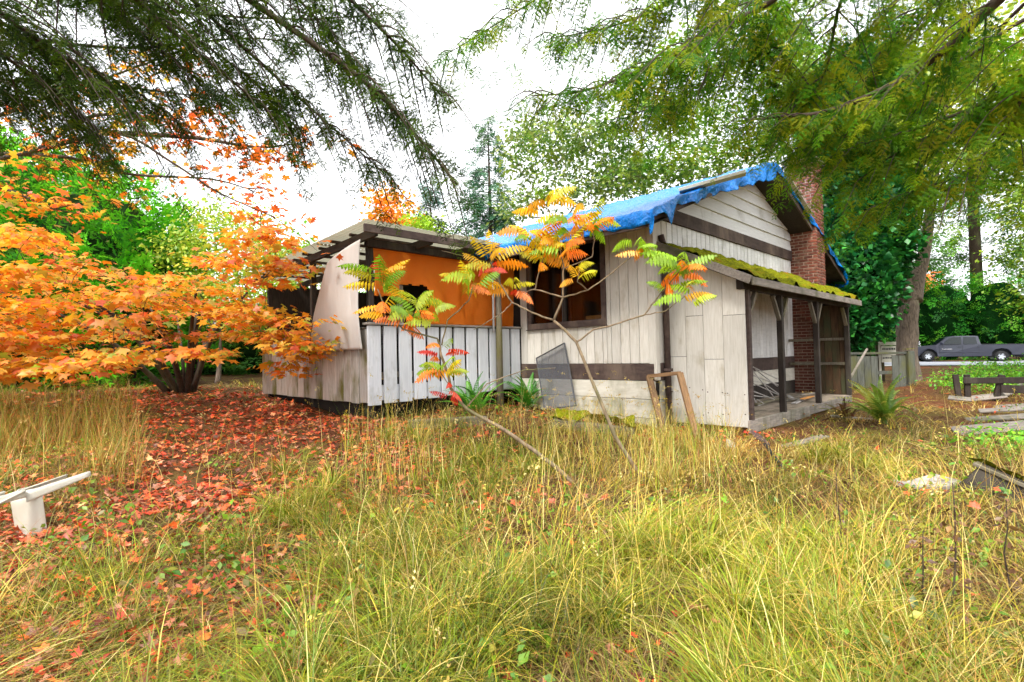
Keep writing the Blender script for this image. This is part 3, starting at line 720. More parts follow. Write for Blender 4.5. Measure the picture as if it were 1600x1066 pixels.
def scrap():
    p = ghit(1142, 704); e = pymesh('paper_scrap', [(-.06, 0, 0), (.05, -.02, .02), (.07, .02, .1), (.01, .03, .13), (-.05, .01, .16), (0, .0, .06)], [(0, 1, 5), (1, 2, 5), (2, 3, 5), (3, 4, 5), (4, 0, 5)], 'plastic_white')
    e.location = p; e.modifiers.new('t', 'SOLIDIFY').thickness = .004; tag(e, 'crumpled white scrap on the ground under the porch corner', 'scrap')
    for i, (px, py, L, ang, lab) in enumerate([(1255, 694, 1.0, 25, 'pale plank lying in the dirt along the porch front'), (1330, 655, .7, -30, 'short weathered plank beside the fern'), (1175, 706, .6, 70, 'dark broken board under the porch corner')]):
        p = ghit(px, py); d = empty('loose_plank', p+np.array([0, 0, .03]), (R(jit(6)), R(jit(6)), R(ang))); tag(d, lab, 'plank')
        box(d, 'board', (-L/2, L/2), (-.07, .07), (-.015, .015), ['grey_wood', 'grey_wood', 'rusty'][i])
scrap()

# ================================================================== plastic chair tipped over at the left edge
def chair():
    p = ghit(-10, 806); e = empty('plastic_chair', p); tag(e, 'white plastic garden chair tipped onto its back among fallen leaves', 'chair')
    # chair-local: x right, y front, z up; lying on its back: z -> world left, y -> world up
    Mx = Matrix.Rotation(R(-9), 4, 'Y') @ Matrix.Rotation(R(58), 4, 'Z') @ Matrix(((0, 0, -1, 0), (-1, 0, 0, 0), (0, 1, 0, 0), (0, 0, 0, 1)))
    off = Vector(at(141, 738, 4.6)-p) - Mx @ Vector((.265, .25, -.43))
    def tr(v): return tuple(Mx @ Vector(v) + off)
    def sheet(name, fn, nu, nv, th=.012):
        V = [tr(fn(i/nu, j/nv)) for i in range(nu+1) for j in range(nv+1)]
        Fs = [(i*(nv+1)+j, (i+1)*(nv+1)+j, (i+1)*(nv+1)+j+1, i*(nv+1)+j+1) for i in range(nu) for j in range(nv)]
        o = pymesh(name, V, Fs, 'plastic_white', e, True); o.modifiers.new('t', 'SOLIDIFY').thickness = th; return o
    sheet('seat', lambda s, t: ((s-.5)*(.46+.05*t), (t-.5)*.44, .02*math.cos((s-.5)*5)-.05*max(0, t-.85)/.15-.08*(abs(s-.5)*2)**6), 16, 16)
    sheet('backrest', lambda s, t: ((s-.5)*(.42+.04*math.sin(t*3)), -.22-.14*t-.05*math.cos((s-.5)*3)+.04, .02+.44*t-.06*(abs(s-.5)*2)**3*t), 16, 14)
    for sx in (-1, 1):
        for fy, dy in ((1, .05), (-1, -.30)):
            def leg(s, t, sx=sx, fy=fy, dy=dy):              # angle section, tapering down
                wdt = .07-.04*t; a = (s-.5)*2
                x = sx*(.235+.03*t) - (sx*wdt*max(0, a)); y = fy*.2+dy*t - (fy*wdt*max(0, -a)); return (x, y, -.0-.43*t)
            sheet('leg', leg, 8, 10, .01)
        sheet('armrest', lambda s, t, sx=sx: (sx*(.25+.03*math.sin(t*3.1))+(s-.5)*.055, .22-.46*t, .2+.02*math.sin(t*3.1)-.2*max(0, .12-t)/.12), 4, 16)
        sheet('arm_support', lambda s, t, sx=sx: (sx*.252+0*(s), .2+(s-.5)*.06, .0+.2*t), 3, 6)
chair()

# ================================================================== pickup on the road
def pickup():
    P0 = at(1446, 567.5, 36.3); P0[2] = g1(P0[0], P0[1])+.055
    e = empty('pickup_truck', P0, (0, R(1.2), R(-28))); tag(e, 'dark grey extended-cab pickup truck parked on the road by the hedge', 'pickup truck')
    # local x: towards the tail; near side is -y; front axle at x = 0
    WB = 3.75; Wd = .9
    prof = [(-.82, .42), (-.88, .62), (-.86, .86), (-.72, 1.0), (.1, 1.09), (.42, 1.12), (1.0, 1.62), (1.35, 1.72), (2.35, 1.73), (2.62, 1.70), (2.74, 1.16), (2.78, 1.14), (5.0, 1.16), (5.02, .6), (4.9, .5),
            (WB+.50, .5), (WB+.46, .66), (WB+.3, .85), (WB, .92), (WB-.3, .85), (WB-.46, .66), (WB-.5, .4), (.52, .36), (.47, .62), (.3, .82), (0, .9), (-.3, .82), (-.47, .62), (-.5, .4)]
    low = prof
    def inset(z): return .0 if z < 1.13 else (z-1.13)*.24
    V = [(x, -Wd+inset(z), z) for x, z in low]+[(x, Wd-inset(z), z) for x, z in low]; n = len(low)
    bm = bmesh.new(); vs = [bm.verts.new(v) for v in V]
    f1 = bm.faces.new(vs[:n]); f2 = bm.faces.new(vs[n:][::-1])
    for i in range(n): bm.faces.new((vs[i], vs[i+n], vs[(i+1) % n+n], vs[(i+1) % n]))
    bmesh.ops.triangulate(bm, faces=[f1, f2]); bmesh.ops.recalc_face_normals(bm, faces=bm.faces[:])
    me = bpy.data.meshes.new('body'); bm.to_mesh(me); bm.free(); me.materials.append(MATS['car_paint']); body = link('body', me, e)
    bv = body.modifiers.new('b', 'BEVEL'); bv.width = .035; bv.segments = 3; bv.limit_method = 'ANGLE'; bv.angle_limit = R(28)
    # side windows: slightly proud dark panes with light trim
    for name, pts in (('window', [(.78, 1.18), (1.12, 1.56), (1.4, 1.64), (1.75, 1.65), (1.75, 1.18)]), ('window', [(1.86, 1.18), (1.86, 1.65), (2.5, 1.64), (2.56, 1.18)])):
        for s in (-1, 1):
            V = [(x, s*(Wd-inset(z)+.004), z) for x, z in pts]+[(x, s*(Wd-inset(z)-.03), z) for x, z in pts]; m = len(pts)
            pymesh(name, V, [tuple(range(m)), tuple(range(2*m-1, m-1, -1))]+[(i, (i+1) % m, (i+1) % m+m, i+m) for i in range(m)], 'car_glass', body)
    V = [(.47, -.74, 1.15), (.47, .74, 1.15), (.97, .68, 1.6), (.97, -.68, 1.6)]; pymesh('windscreen', [(x-.035, y, z+.02) for x, y, z in V], [(0, 1, 2, 3)], 'car_glass', body)
    V = [(2.70, -.68, 1.25), (2.70, .68, 1.25), (2.655, .64, 1.62), (2.655, -.64, 1.62)]; pymesh('rear_window', [(x+.02, y, z) for x, y, z in V], [(0, 1, 2, 3)], 'car_glass', body)
    for s in (-1, 1):
        y = s*(Wd+.003)
        for x0, x1, z0, z1 in ((.62, .628, .5, 1.12), (1.8, 1.808, .5, 1.12), (2.62, 2.628, .5, 1.12)): box(body, 'door_seam', (x0, x1+.006), (y-.004, y+.004), (z0, z1), 'black_plastic', bev=0)
        for x in (1.55, 2.5): box(body, 'door_handle', (x, x+.18), (y-.02, y+.02), (1.0, 1.035), 'car_paint')
        box(body, 'side_trim', (.6, 2.9), (y-.012, y+.012), (.62, .68), 'car_paint')
        box(body, 'mirror', (.72, .84), (s*(Wd+.06)-.08, s*(Wd+.06)+.08), (1.14, 1.32), 'car_paint', bev=.03)
        box(body, 'headlight', (-.80, -.52), (s*.78-.13, s*.78+.13), (.83, .985), 'head_lamp', bev=.04)
        box(body, 'tail_light', (4.97, 5.03), (s*.82-.07, s*.82+.085), (.78, 1.1), 'tail_red', bev=.01)
        box(body, 'bed_rail', (2.85, 5.0), (s*.86-.05, s*.86+.05), (1.155, 1.19), 'black_plastic')
        for x in (0, WB):
            wv, wf = [], []
            prf = [(.18, .0), (.30, .02), (.365, .05), (.37, .11), (.37, .17), (.355, .22), (.25, .23)]
            K = 24
            for r_, d in prf:
                for k in range(K): wv.append((x+r_*math.cos(2*math.pi*k/K), s*(Wd-.005-d), .37+r_*math.sin(2*math.pi*k/K)))
            for i in range(len(prf)-1):
                for k in range(K): wf.append((i*K+k, i*K+(k+1) % K, (i+1)*K+(k+1) % K, (i+1)*K+k))
            tw = pymesh('wheel', wv, wf, 'rubber', e, True)
            rv = [(x, s*(Wd-.02), .37)]; rf_ = []
            for k in range(36):
                for r_, d in ((.07, .0), (.2, -.012), (.245, .0)): rv.append((x+r_*math.cos(2*math.pi*k/36), s*(Wd-.02-d-(.05 if (k % 6) in (3,) and r_ == .2 else 0)), .37+r_*math.sin(2*math.pi*k/36)))
            for k in range(36):
                a = 1+3*k; b = 1+3*((k+1) % 36); rf_ += [(0, a, b), (a, a+1, b+1, b), (a+1, a+2, b+2, b+1)]
            pymesh('rim', rv, rf_, 'alloy', tw)
            for k in range(5):                             # dark gaps between the spokes
                t_ = 2*math.pi*(k+.5)/5; box(tw, 'rim_opening', (x+.15*math.cos(t_)-.035, x+.15*math.cos(t_)+.035), (s*(Wd-.004)-.004, s*(Wd-.004)+.004), (.37+.15*math.sin(t_)-.035, .37+.15*math.sin(t_)+.035), 'rubber', bev=.01)
    box(body, 'underbody', (-.7, 4.9), (-.72, .72), (.35, 1.0), 'rubber')
    box(body, 'bumper', (-.95, -.7), (-.86, .86), (.45, .62), 'car_paint', bev=.05); box(body, 'rear_bumper', (4.95, 5.12), (-.84, .84), (.5, .66), 'chrome', bev=.03)
    box(body, 'grille', (-.9, -.84), (-.55, .55), (.66, .9), 'chrome', bev=.03)
    tx = bpy.data.curves.new('badge', 'FONT'); tx.body = 'TACOMA'; tx.size = .13; tx.extrude = .004; tx.materials.append(MATS['chrome'])
    tmp = bpy.data.objects.new('badge', tx); COL.objects.link(tmp); bpy.context.view_layer.update()
    me = bpy.data.meshes.new_from_object(tmp.evaluated_get(bpy.context.evaluated_depsgraph_get())); bpy.data.objects.remove(tmp); bpy.data.curves.remove(tx)
    t = link('badge', me, body); t.location = (.72, -Wd-.008, .8); t.rotation_euler = (R(90), 0, 0)
pickup()

# white sign post by the road
def sign():
    p = at(1386, 586, 16.4); p[2] = g1(p[0], p[1])
    e = empty('sign_post', p, (0, 0, R(-35))); e.scale = (.62, .62, .68); tag(e, 'white wooden sign post with dark lettering beside the big trunk', 'sign')
    box(e, 'post', (-.32, -.22), (-.05, .05), (-.2, 1.95), 'plastic_white'); box(e, 'arm', (-.219, .42), (-.05, .05), (1.78, 1.93), 'plastic_white')
    pn = box(e, 'sign_panel', (-.2, .40), (-.012, .012), (1.0, 1.74), 'plastic_white')
    for i, (z, h) in enumerate(((1.57, .09), (1.36, .1), (1.17, .07))):   # three rows of dark lettering, unreadable at this distance
        x = -.15
        while x < .33:
            wd = random.uniform(.05, .1); box(pn, 'letter', (x, x+wd), (-.017, -.0125), (z, z+h*random.uniform(.8, 1)), 'black_plastic', off=pn.location, bev=0); x += wd+.018
sign()

# ================================================================== fences and timber at the right
def board_fence():
    A = at(1318, 590, 15.2); B_ = at(1418, 600, 15.2); A[2] = g1(A[0], A[1]); B_[2] = g1(B_[0], B_[1])
    e = empty('board_fence', A); tag(e, 'grey green board fence with a mossy end post beyond the porch', 'fence')
    d = Vector(B_-A); L = d.length; ang = math.atan2(d.y, d.x); e.rotation_euler = (0, 0, ang)
    n = int(L/.2)
    for i in range(n):
        if i in (n-4, n-3): continue
        box(e, 'fence_board', (i*.2+.005, i*.2+.195), (-.015+jit(.006), .01), (-.1, .95+jit(.02)), 'fence_wood', rot=(0, R(jit(.8)), 0))
    box(e, 'top_rail', (-.05, L+.05), (-.05, .06), (.98, 1.05), 'fence_wood', rot=(0, R(.6), 0)); box(e, 'mid_rail', (0, L), (.012, .07), (.4, .5), 'fence_wood')
    po = box(e, 'end_post', (L-.03, L+.16), (-.13, .08), (-.2, 1.06), 'fence_wood', bev=.02)
    moss_mat('moss', e, lambda s, t: (L-.05+.24*s, -.15+.25*t, 1.075), 14, 14, .06, -.3, 2)
    b2 = empty('leaning_pole', A+np.array([.1, -.5, 0])); tag(b2, 'pale pole leaning diagonally against the board fence', 'pole')
    q0 = at(1329, 590, 14.6); q1 = at(1355, 545, 14.9); o_ = np.array(b2.location); bar(b2, 'pole', q0-o_, q1-o_, .05, .04, 'grey_wood')
board_fence()
def dark_fence():
    A = at(1492, 622, 12.4); B_ = at(1640, 632, 11.6); A[2] = g1(A[0], A[1]); B_[2] = g1(B_[0], B_[1])
    e = empty('broken_fence', A); d = Vector(B_-A); L = d.length; e.rotation_euler = (0, 0, math.atan2(d.y, d.x)); tag(e, 'low broken dark timber fence in the brambles at the right', 'fence')
    for x, t in ((0, -5), (.18, 0), (.72, 12), (1.9, 0)): box(e, 'post', (x, x+.11), (-.05, .06), (-.1, .58), 'dark_wood', rot=(0, R(t), 0))
    box(e, 'top_rail', (.15, L), (-.1, -.053), (.38, .52), 'dark_wood', rot=(0, R(-.8), 0)); box(e, 'low_rail', (.8, L), (-.1, -.053), (.16, .34), 'dark_wood', rot=(0, R(1.5), 0))
dark_fence()
pl = [(1530, 628, .95, .13, -28, 'broad weathered plank at the back of the heap below the dark fence'), (1573, 622, .8, .09, 35, 'narrow plank slanting across the back of the plank heap'), (1500, 632, .4, .1, -50, 'short plank end with moss left of the plank heap'),
      (1556, 678, 1.1, .13, -24, 'nearest grey plank of the row lying in the grass'), (1572, 662, 1.15, .11, -22, 'second grey plank of the row lying in the grass'), (1590, 650, 1.1, .11, -24, 'third grey plank of the row lying in the grass'), (1604, 640, 1.0, .1, -20, 'farthest grey plank of the row lying in the grass'),
      (1590, 612, .9, .1, 12, 'mossy plank resting against the dark fence')]
for i, (px, py, L, wd, ang, lab) in enumerate(pl):
    p = ghit(px, py); e = empty('weathered_plank', p+np.array([0, 0, .09+.02*(i % 3)]), (R(random.uniform(6, 30)), R(random.choice((-1, 1))*random.uniform(3, 9)), R(ang+jit(14)))); tag(e, lab, 'plank', 'planks lying at the right')
    box(e, 'board', (-L/2, L/2), (-wd, wd), (-.014, .014), 'grey_wood', bev=.004)
def timber_bed():
    A = at(1482, 772, 5.1); B_ = at(1536, 724, 5.3); Cc = at(1640, 772, 4.75)
    A[2] = g1(A[0], A[1])-.03
    e = empty('timber_box', A); tag(e, 'dark timber panel box with mossy top edge sunk in the grass', 'box')
    q = [A, at(1536, 726, 5.0), at(1650, 775, 4.6), at(1650, 838, 4.55), at(1536, 792, 5.0)]
    z = lambda p: np.array([p[0], p[1], p[2]])
    fr_ = [q[0], q[1], q[2], q[3]]
    V = [z(p)-A for p in fr_]; bk = [v+np.array([.05, .06, 0]) for v in V]
    pymesh('panel', V+bk, [(0, 1, 2, 3)[::-1], (4, 5, 6, 7), (0, 4, 5, 1), (1, 5, 6, 2), (2, 6, 7, 3), (3, 7, 4, 0)], 'dark_wood', e)
    T1 = q[1]-A; T2 = q[2]-A; bar(e, 'top_board', T1+np.array([.0, .08, .0]), T2+np.array([0, .08, .0]), .16, .03, 'grey_wood_v', roll=R(0))
    moss_mat('moss', e, lambda s, t: tuple(T1+(T2-T1)*s+np.array([.02, .2*t, .015])), 60, 10, .04, -.2, 5)
    p = ghit(1458, 764); s_ = empty('stone_slab', p+np.array([0, 0, .05]), (R(4), R(-5), R(20))); tag(s_, 'pale flat slab lying left of the dark timber box', 'slab'); box(s_, 'slab', (-.2, .22), (-.13, .13), (-.03, .03), 'stone_slab', bev=.012)
    p = ghit(1420, 765); s_ = empty('stone_slab', p+np.array([0, 0, .04]), (R(-3), R(6), R(-30))); tag(s_, 'small pale broken slab piece in the straw grass', 'slab'); box(s_, 'slab', (-.12, .12), (-.08, .08), (-.025, .025), 'stone_slab', bev=.012)
timber_bed()

# ================================================================== sumac saplings
def frond_mesh(name, n, droop, L=.46, ll=.135, curl=.3, fern=False):
    """pinnate leaf along +x, leaflets hanging from the rachis"""
    V = []; T = []; C = []
    def add(vs, ts, c):
        b = len(V); V.extend(vs); T.extend([(a+b, d+b, e_+b) for a, d, e_ in ts]); C.extend([c]*len(vs))
    P = lambda t: np.array([L*(t-.18*droop*t**3), .03*math.sin(t*3)*L, L*(.22*math.sin(t*2.2)-droop*t**2)])
    for i in range(8):
        a, b = P(i/8), P((i+1)/8); w_ = .004; add([a+(0, w_, 0), a-(0, w_, 0), b-(0, w_, 0), b+(0, w_, 0)], [(0, 1, 2), (0, 2, 3)], .75)
    for i in range(n):
        t = .14+.86*i/(n-1); a = P(t); d = P(min(1, t+.02))-P(t-.02); d /= np.linalg.norm(d)
        for s in (-1, 1):
            k = (math.sin(math.pi*min(1, .18+t*.88))**.6 if not fern else (1-t)**.75*(.5+.5*min(1, t*6)))*ll*(1+random.uniform(-.1, .1))
            fwd = .35+random.uniform(-.1, .1) if not fern else .2
            dn = -curl-.25*random.random() if not fern else -.1
            o = d*fwd+np.array([0, s*.9, 0])+np.array([0, 0, dn]); o /= np.linalg.norm(o)
            wv = np.cross(o, [0, 0, 1.0]); wv /= np.linalg.norm(wv)+1e-9; wv = wv*(.0165 if not fern else .009)*(L/.46)
            sag = np.array([0, 0, -.18*k])
            add([a, a+o*k*.35+wv, a+o*k*.35-wv, a+o*k*.72+wv*.75+sag*.5, a+o*k*.72-wv*.75+sag*.5, a+o*k+sag], [(0, 2, 1), (1, 2, 4), (1, 4, 3), (3, 4, 5)], random.uniform(.85, 1.12))
    me = bpy.data.meshes.new(name); me.from_pydata([tuple(map(float, v)) for v in V], [], T); me.materials.append(MATS['fern_leaf' if fern else 'sumac_leaf'])
    a_ = me.color_attributes.new('Col', 'FLOAT_COLOR', 'POINT')
    a_.data.foreach_set('color', np.array([(c, c, c, 1) for c in C], np.float32).ravel()); me.update(); return me
FROND = [frond_mesh('leaf', 11, d, L=.5, ll=.15, curl=c) for d, c in ((.12, .5), (.25, 1.0), (.35, 1.5), (.05, .4), (.45, 1.7), (.2, 1.2), (.3, .8))]
SUC = {'g': [(150, 190, 30), (186, 206, 40), (130, 176, 30)], 'y': [(236, 204, 30), (246, 190, 20), (214, 208, 40)], 'o': [(250, 156, 16), (250, 136, 20), (248, 176, 30)], 'r': [(226, 66, 30), (240, 84, 40), (206, 50, 40)]}
def frond(parent, base, yaw, pitch, key, scale=1.0, org=(0, 0, 0)):
    o = link('leaf', random.choice(FROND), parent); o.location = Vector([float(c) for c in (np.array(base)-org)])
    o.rotation_euler = (R(jit(25)), -pitch, yaw); o.scale = (scale*random.uniform(.8, 1.05), scale*random.uniform(.75, 1.0), scale*random.uniform(.8, 1.15))
    c = S(*random.choice(SUC[key])); k = random.uniform(.8, 1.1); o.color = (c[0]*k, c[1]*k, c[2]*k, 1)
def sumac(name, label, stems, clusters):
    base = stems[0][0]; b = at(*base[:3]); b[2] = g1(b[0], b[1])-.05
    e = empty(name, b); tag(e, label, 'sapling')
    V, Fs = [], []
    for pts, r0, r1 in [(s[0:-2], s[-2], s[-1]) for s in stems]:
        P = [at(*p) for p in pts]
        if pts[0] == base: P[0] = b.copy()
        # smooth the path a little and give it joints
        Q = []
        for i in range(len(P)-1):
            for k in range(4): Q.append(P[i]+(P[i+1]-P[i])*k/4+np.array([jit(1), jit(1), jit(1)])*.006)
        Q.append(P[-1]); n = len(Q)
        tube_geo([q-b for q in Q], [.84*(r0+(r1-r0)*i/(n-1))+random.uniform(0, .002) for i in range(n)], 7, V, Fs)
    pymesh('stem', V, Fs, 'twig', e, True)
    for (px, py, Y, keys, spread) in clusters:
        keys = keys+keys[:2]
        p = at(px, py, Y); a0 = random.uniform(0, 6.28)
        for i, k in enumerate(keys):
            frond(e, p+np.array([jit(.06), jit(.08), jit(.1)]), a0+i*2*math.pi/len(keys)+jit(.35), R(random.uniform(-12, 38) if k in 'gy' else random.uniform(-35, 10)), k, spread*random.uniform(.8, 1.08), b)
yA = 5.75
sumac('sumac_sapling', 'leaning sumac sapling in front of the window with orange and green leaves', [
    ((1009, 758, yA), (960, 680, yA), (927, 600, yA+.02), (901, 535, yA+.05), (865, 501, yA+.05), .026, .016),
    ((901, 535, yA+.05), (927, 516, yA), (973, 503, yA-.05), (1007, 492, yA-.1), (1030, 461, yA-.12), (1043, 446, yA-.15), (1066, 420, yA-.2), .012, .006),
    ((1007, 492, yA-.1), (1040, 486, yA-.2), (1070, 463, yA-.3), .007, .004),
    ((865, 501, yA+.05), (880, 465, yA), (880, 415, yA), (874, 385, yA-.05), .015, .007),
    ((880, 465, yA), (918, 454, yA-.1), (956, 427, yA-.15), (996, 392, yA-.2), .010, .005),
    ((880, 465, yA), (836, 452, yA+.1), (840, 430, yA+.1), (850, 402, yA+.1), .010, .005), ((836, 452, yA+.1), (812, 458, yA+.2), (806, 445, yA+.2), .007, .004),
    ((918, 454, yA-.1), (902, 440, yA-.2), (905, 422, yA-.2), .007, .004),
    ((880, 420, yA), (925, 402, yA+.1), (929, 375, yA+.1), (925, 352, yA+.1), .008, .004),
    ((865, 501, yA+.05), (830, 488, yA), (800, 473, yA), (780, 440, yA), (766, 408, yA), .014, .006),
    ((780, 440, yA), (740, 405, yA+.1), (690, 392, yA+.2), .007, .003), ((800, 473, yA), (785, 490, yA-.1), (740, 515, yA-.2), .006, .003), ((874, 385, yA-.05), (866, 350, yA-.05), (852, 318, yA-.05), .006, .004)],
    [(1066, 418, yA-.2, 'gggogoyogo', 1.0), (1072, 462, yA-.3, 'gyog', .75), (1043, 448, yA-.15, 'go', .7), (994, 390, yA-.2, 'ggogo', .75), (876, 388, yA-.05, 'oygygoyo', .85), (850, 402, yA+.1, 'yyoyoyoy', .9), (925, 352, yA+.1, 'ggooyogo', .9),
     (768, 408, yA, 'yyoyoyy', .85), (806, 445, yA+.2, 'yoyr', .75), (852, 320, yA-.05, 'yyoyg', .9), (905, 422, yA-.2, 'yyo', .6), (828, 372, yA+.1, 'yyogyoy', .9), (890, 345, yA, 'gyyo', .9), (770, 412, yA, 'rr', .6)])
yB = 5.65
sumac('sumac_sapling', 'low sprawling sumac sapling across the white deck railing with red and green leaves', [
    ((905, 762, yB), (850, 715, yB+.05), (794, 675, yB+.1), (728, 638, yB+.1), (705, 606, yB+.1), (690, 555, yB+.1), (684, 530, yB+.1), .03, .013),
    ((684, 530, yB+.1), (630, 514, yB), (605, 486, yB-.05), (590, 452, yB-.1), .011, .005), ((690, 540, yB+.1), (700, 500, yB+.1), (733, 470, yB), (738, 450, yB), .009, .004),
    ((705, 606, yB+.1), (690, 585, yB), (688, 578, yB), .006, .004), ((728, 638, yB+.1), (760, 600, yB+.2), (820, 578, yB+.4), (868, 575, yB+.5), .009, .003), ((630, 514, yB), (655, 480, yB), (650, 470, yB), .006, .004)],
    [(592, 436, yB-.1, 'yggoyggr', .9), (648, 480, yB, 'gggyggy', .9), (738, 447, yB, 'gygygygo', .8), (688, 577, yB, 'gygogygo', .8), (640, 500, yB-.05, 'oooo', .7), (690, 545, yB, 'rogr', .6), (708, 612, yB+.1, 'rr', .5), (600, 480, yB-.1, 'yoog', .8), (675, 500, yB+.05, 'gg', .8)])

# ferns
FERN = [frond_mesh('frond', 22, d, L=1.0, ll=.13, fern=True) for d in (.25, .45, .65, .1)]
def fern(label, px, py, n, scale, cols):
    p = ghit(px, py); e = empty('sword_fern', p); tag(e, label, 'fern')
    for i in range(n):
        o = link('frond', random.choice(FERN), e); o.location = (jit(.06), jit(.06), .02)
        o.rotation_euler = (R(jit(20)), -R(random.uniform(22, 72)), i*2*math.pi/n*1.7+jit(.4)); o.scale = (scale*random.uniform(.7, 1.1),)*3
        c = S(*random.choice(cols)); o.color = c
GF = [(76, 150, 30), (104, 170, 40), (60, 124, 30)]
fern('green sword fern under the deck railing left of the round post', 742, 648, 26, .85, GF)
fern('green sword fern at the wall between round post and window screen', 826, 642, 28, .85, GF)
fern('large yellow green sword fern at the far end of the porch', 1382, 664, 38, .95, [(150, 170, 50), (120, 150, 44), (178, 176, 70), (100, 136, 40)])
fern('small brown fern clump under the far porch post', 1318, 658, 22, .55, [(120, 84, 50), (96, 66, 44), (110, 110, 40)])
# ================================================================== vegetation generators
LEAF2 = (np.array([(0, 0, 0), (.5, .3, .06), (1, 0, -.06), (.5, -.3, .06)]), [(0, 1, 2), (0, 2, 3)])
def maple_template():
    out = []
    for a, r in ((0, 1), (22, .5), (48, .92), (76, .44), (104, .68), (150, .32), (180, .12), (210, .32), (256, .68), (284, .44), (312, .92), (338, .5)):
        out.append((r*math.cos(R(a)), r*math.sin(R(a)), -.16*r*r+.05*math.sin(R(a*3))))
    V = np.array([(0, 0, .03)]+out); n = len(out)
    return V, [(0, 1+i, 1+(i+1) % n) for i in range(n)]
MAPLE = maple_template()
def curled(seed):
    r = random.Random(seed); V = MAPLE[0].copy(); k1, k2 = r.uniform(.1, .7), r.uniform(-.5, .6); a = r.uniform(0, 3.1)
    for i in range(1, len(V)): V[i, :2] *= r.uniform(.72, 1.12)
    d = V[:, 0]*math.cos(a)+V[:, 1]*math.sin(a); e = -V[:, 0]*math.sin(a)+V[:, 1]*math.cos(a)
    V[:, 2] += k1*d*d+k2*.5*d*e+k2*.35*e*abs(e); return V
CURLED = [curled(i) for i in range(6)]
def spray_template(seed, nsub=11, nneed=6, wd=.013, nl=.06, droop=.18):
    r = random.Random(seed); V = []; T = []
    def tri(a, b, c): k = len(V); V.extend([a, b, c]); T.append((k, k+1, k+2))
    for i in range(nsub):
        t = (i+.5)/nsub
        for s in (-1, 1):
            ang = s*R(r.uniform(30, 75)); L = (.42*(1-t)**.7+.08)*r.uniform(.6, 1.2)
            b = np.array([t, 0, -droop*t*t]); d = np.array([math.cos(ang), math.sin(ang), r.uniform(-.35, .05)]); d /= np.linalg.norm(d)
            n_ = np.array([-d[1], d[0], 0]); n_ /= np.linalg.norm(n_)
            tri(b, b+d*L+n_*.002, b+d*L*.5-n_*.006)
            k = max(2, int(nneed*L/.3))
            for j in range(k):
                u = (j+.7)/k; p = b+d*L*u+np.array([0, 0, -.1*L*u*u])
                for q in (-1, 1):
                    e = d*.75+n_*q*r.uniform(.5, .9)+np.array([0, 0, r.uniform(-.35, .25)]); e /= np.linalg.norm(e)
                    sd_ = np.cross(e, [0, 0, 1.0]); sd_ /= np.linalg.norm(sd_)+1e-6
                    tri(p-sd_*wd*.5, p+sd_*wd*.5, p+e*nl*r.uniform(.7, 1.2))
    for j in range(5):
        a = np.array([j/5, 0, -droop*(j/5)**2]); b = np.array([(j+1)/5, 0, -droop*((j+1)/5)**2]); tri(a+(0, .006, 0), a-(0, .006, 0), b)
    return np.array(V), T
SPRAY = [spray_template(s, 6, 6, .042, .085, .3) for s in range(4)]
COARSE = [spray_template(s+20, 5, 2, .075, .16) for s in range(3)]
def path_at(P, t):
    P = np.asarray(P); n = len(P)-1; f = min(max(t, 0), .9999)*n; i = int(f); return P[i]+(P[i+1]-P[i])*(f-i), (P[i+1]-P[i])/(np.linalg.norm(P[i+1]-P[i])+1e-9)
def smooth_path(P, n=5):
    P = [np.asarray(p, float) for p in P]; Q = []
    for i in range(len(P)-1):
        p0 = P[max(i-1, 0)]; p1 = P[i]; p2 = P[i+1]; p3 = P[min(i+2, len(P)-1)]
        for k in range(n):
            t = k/n; Q.append(.5*((2*p1)+(-p0+p2)*t+(2*p0-5*p1+4*p2-p3)*t*t+(-p0+3*p1-3*p2+p3)*t**3))
    Q.append(P[-1]); return Q
def skeleton(trunk, tr_r, targets, twig_r=.012, V=None, Fs=None, lift=.12):
    """trunk path plus limbs grown from the nearest wood to every target point"""
    V = [] if V is None else V; Fs = [] if Fs is None else Fs
    trunk = smooth_path(trunk, 4); n = len(trunk)
    rad = [tr_r*(1-.72*(i/(n-1))**.8) for i in range(n)]
    tube_geo(trunk, rad, 10, V, Fs)
    nodes = [(p, r) for p, r in zip(trunk, rad)][max(1, n//4):]
    N = [p for p, r in nodes]; Rr = [r for p, r in nodes]
    top = trunk[len(trunk)//2]
    for t in sorted([np.asarray(t, float) for t in targets], key=lambda t: np.linalg.norm(t-top)):
        A = np.array(N); d = np.linalg.norm(A-t, axis=1) + .6*np.maximum(0, A[:, 2]-t[2]+.2); i = int(np.argmin(d))
        L = np.linalg.norm(t-N[i])
        if L < .05: continue
        m = max(3, min(7, int(L/.35)+2)); r0 = min(Rr[i]*.62, .012+.028*L+twig_r)
        path = []
        for k in range(m):
            s = k/(m-1); p = N[i]+(t-N[i])*s+np.array([0, 0, lift*L*math.sin(s*math.pi)])
            if 0 < k < m-1: p = p+np.array([random.gauss(0, 1), random.gauss(0, 1), random.gauss(0, 1)])*.045*L
            path.append(p)
        rr = [r0+(twig_r*.5-r0)*(k/(m-1)) for k in range(m)]
        tube_geo(path, rr, 5, V, Fs)
        for p, r in list(zip(path, rr))[1:]: N.append(p); Rr.append(r)
    return V, Fs
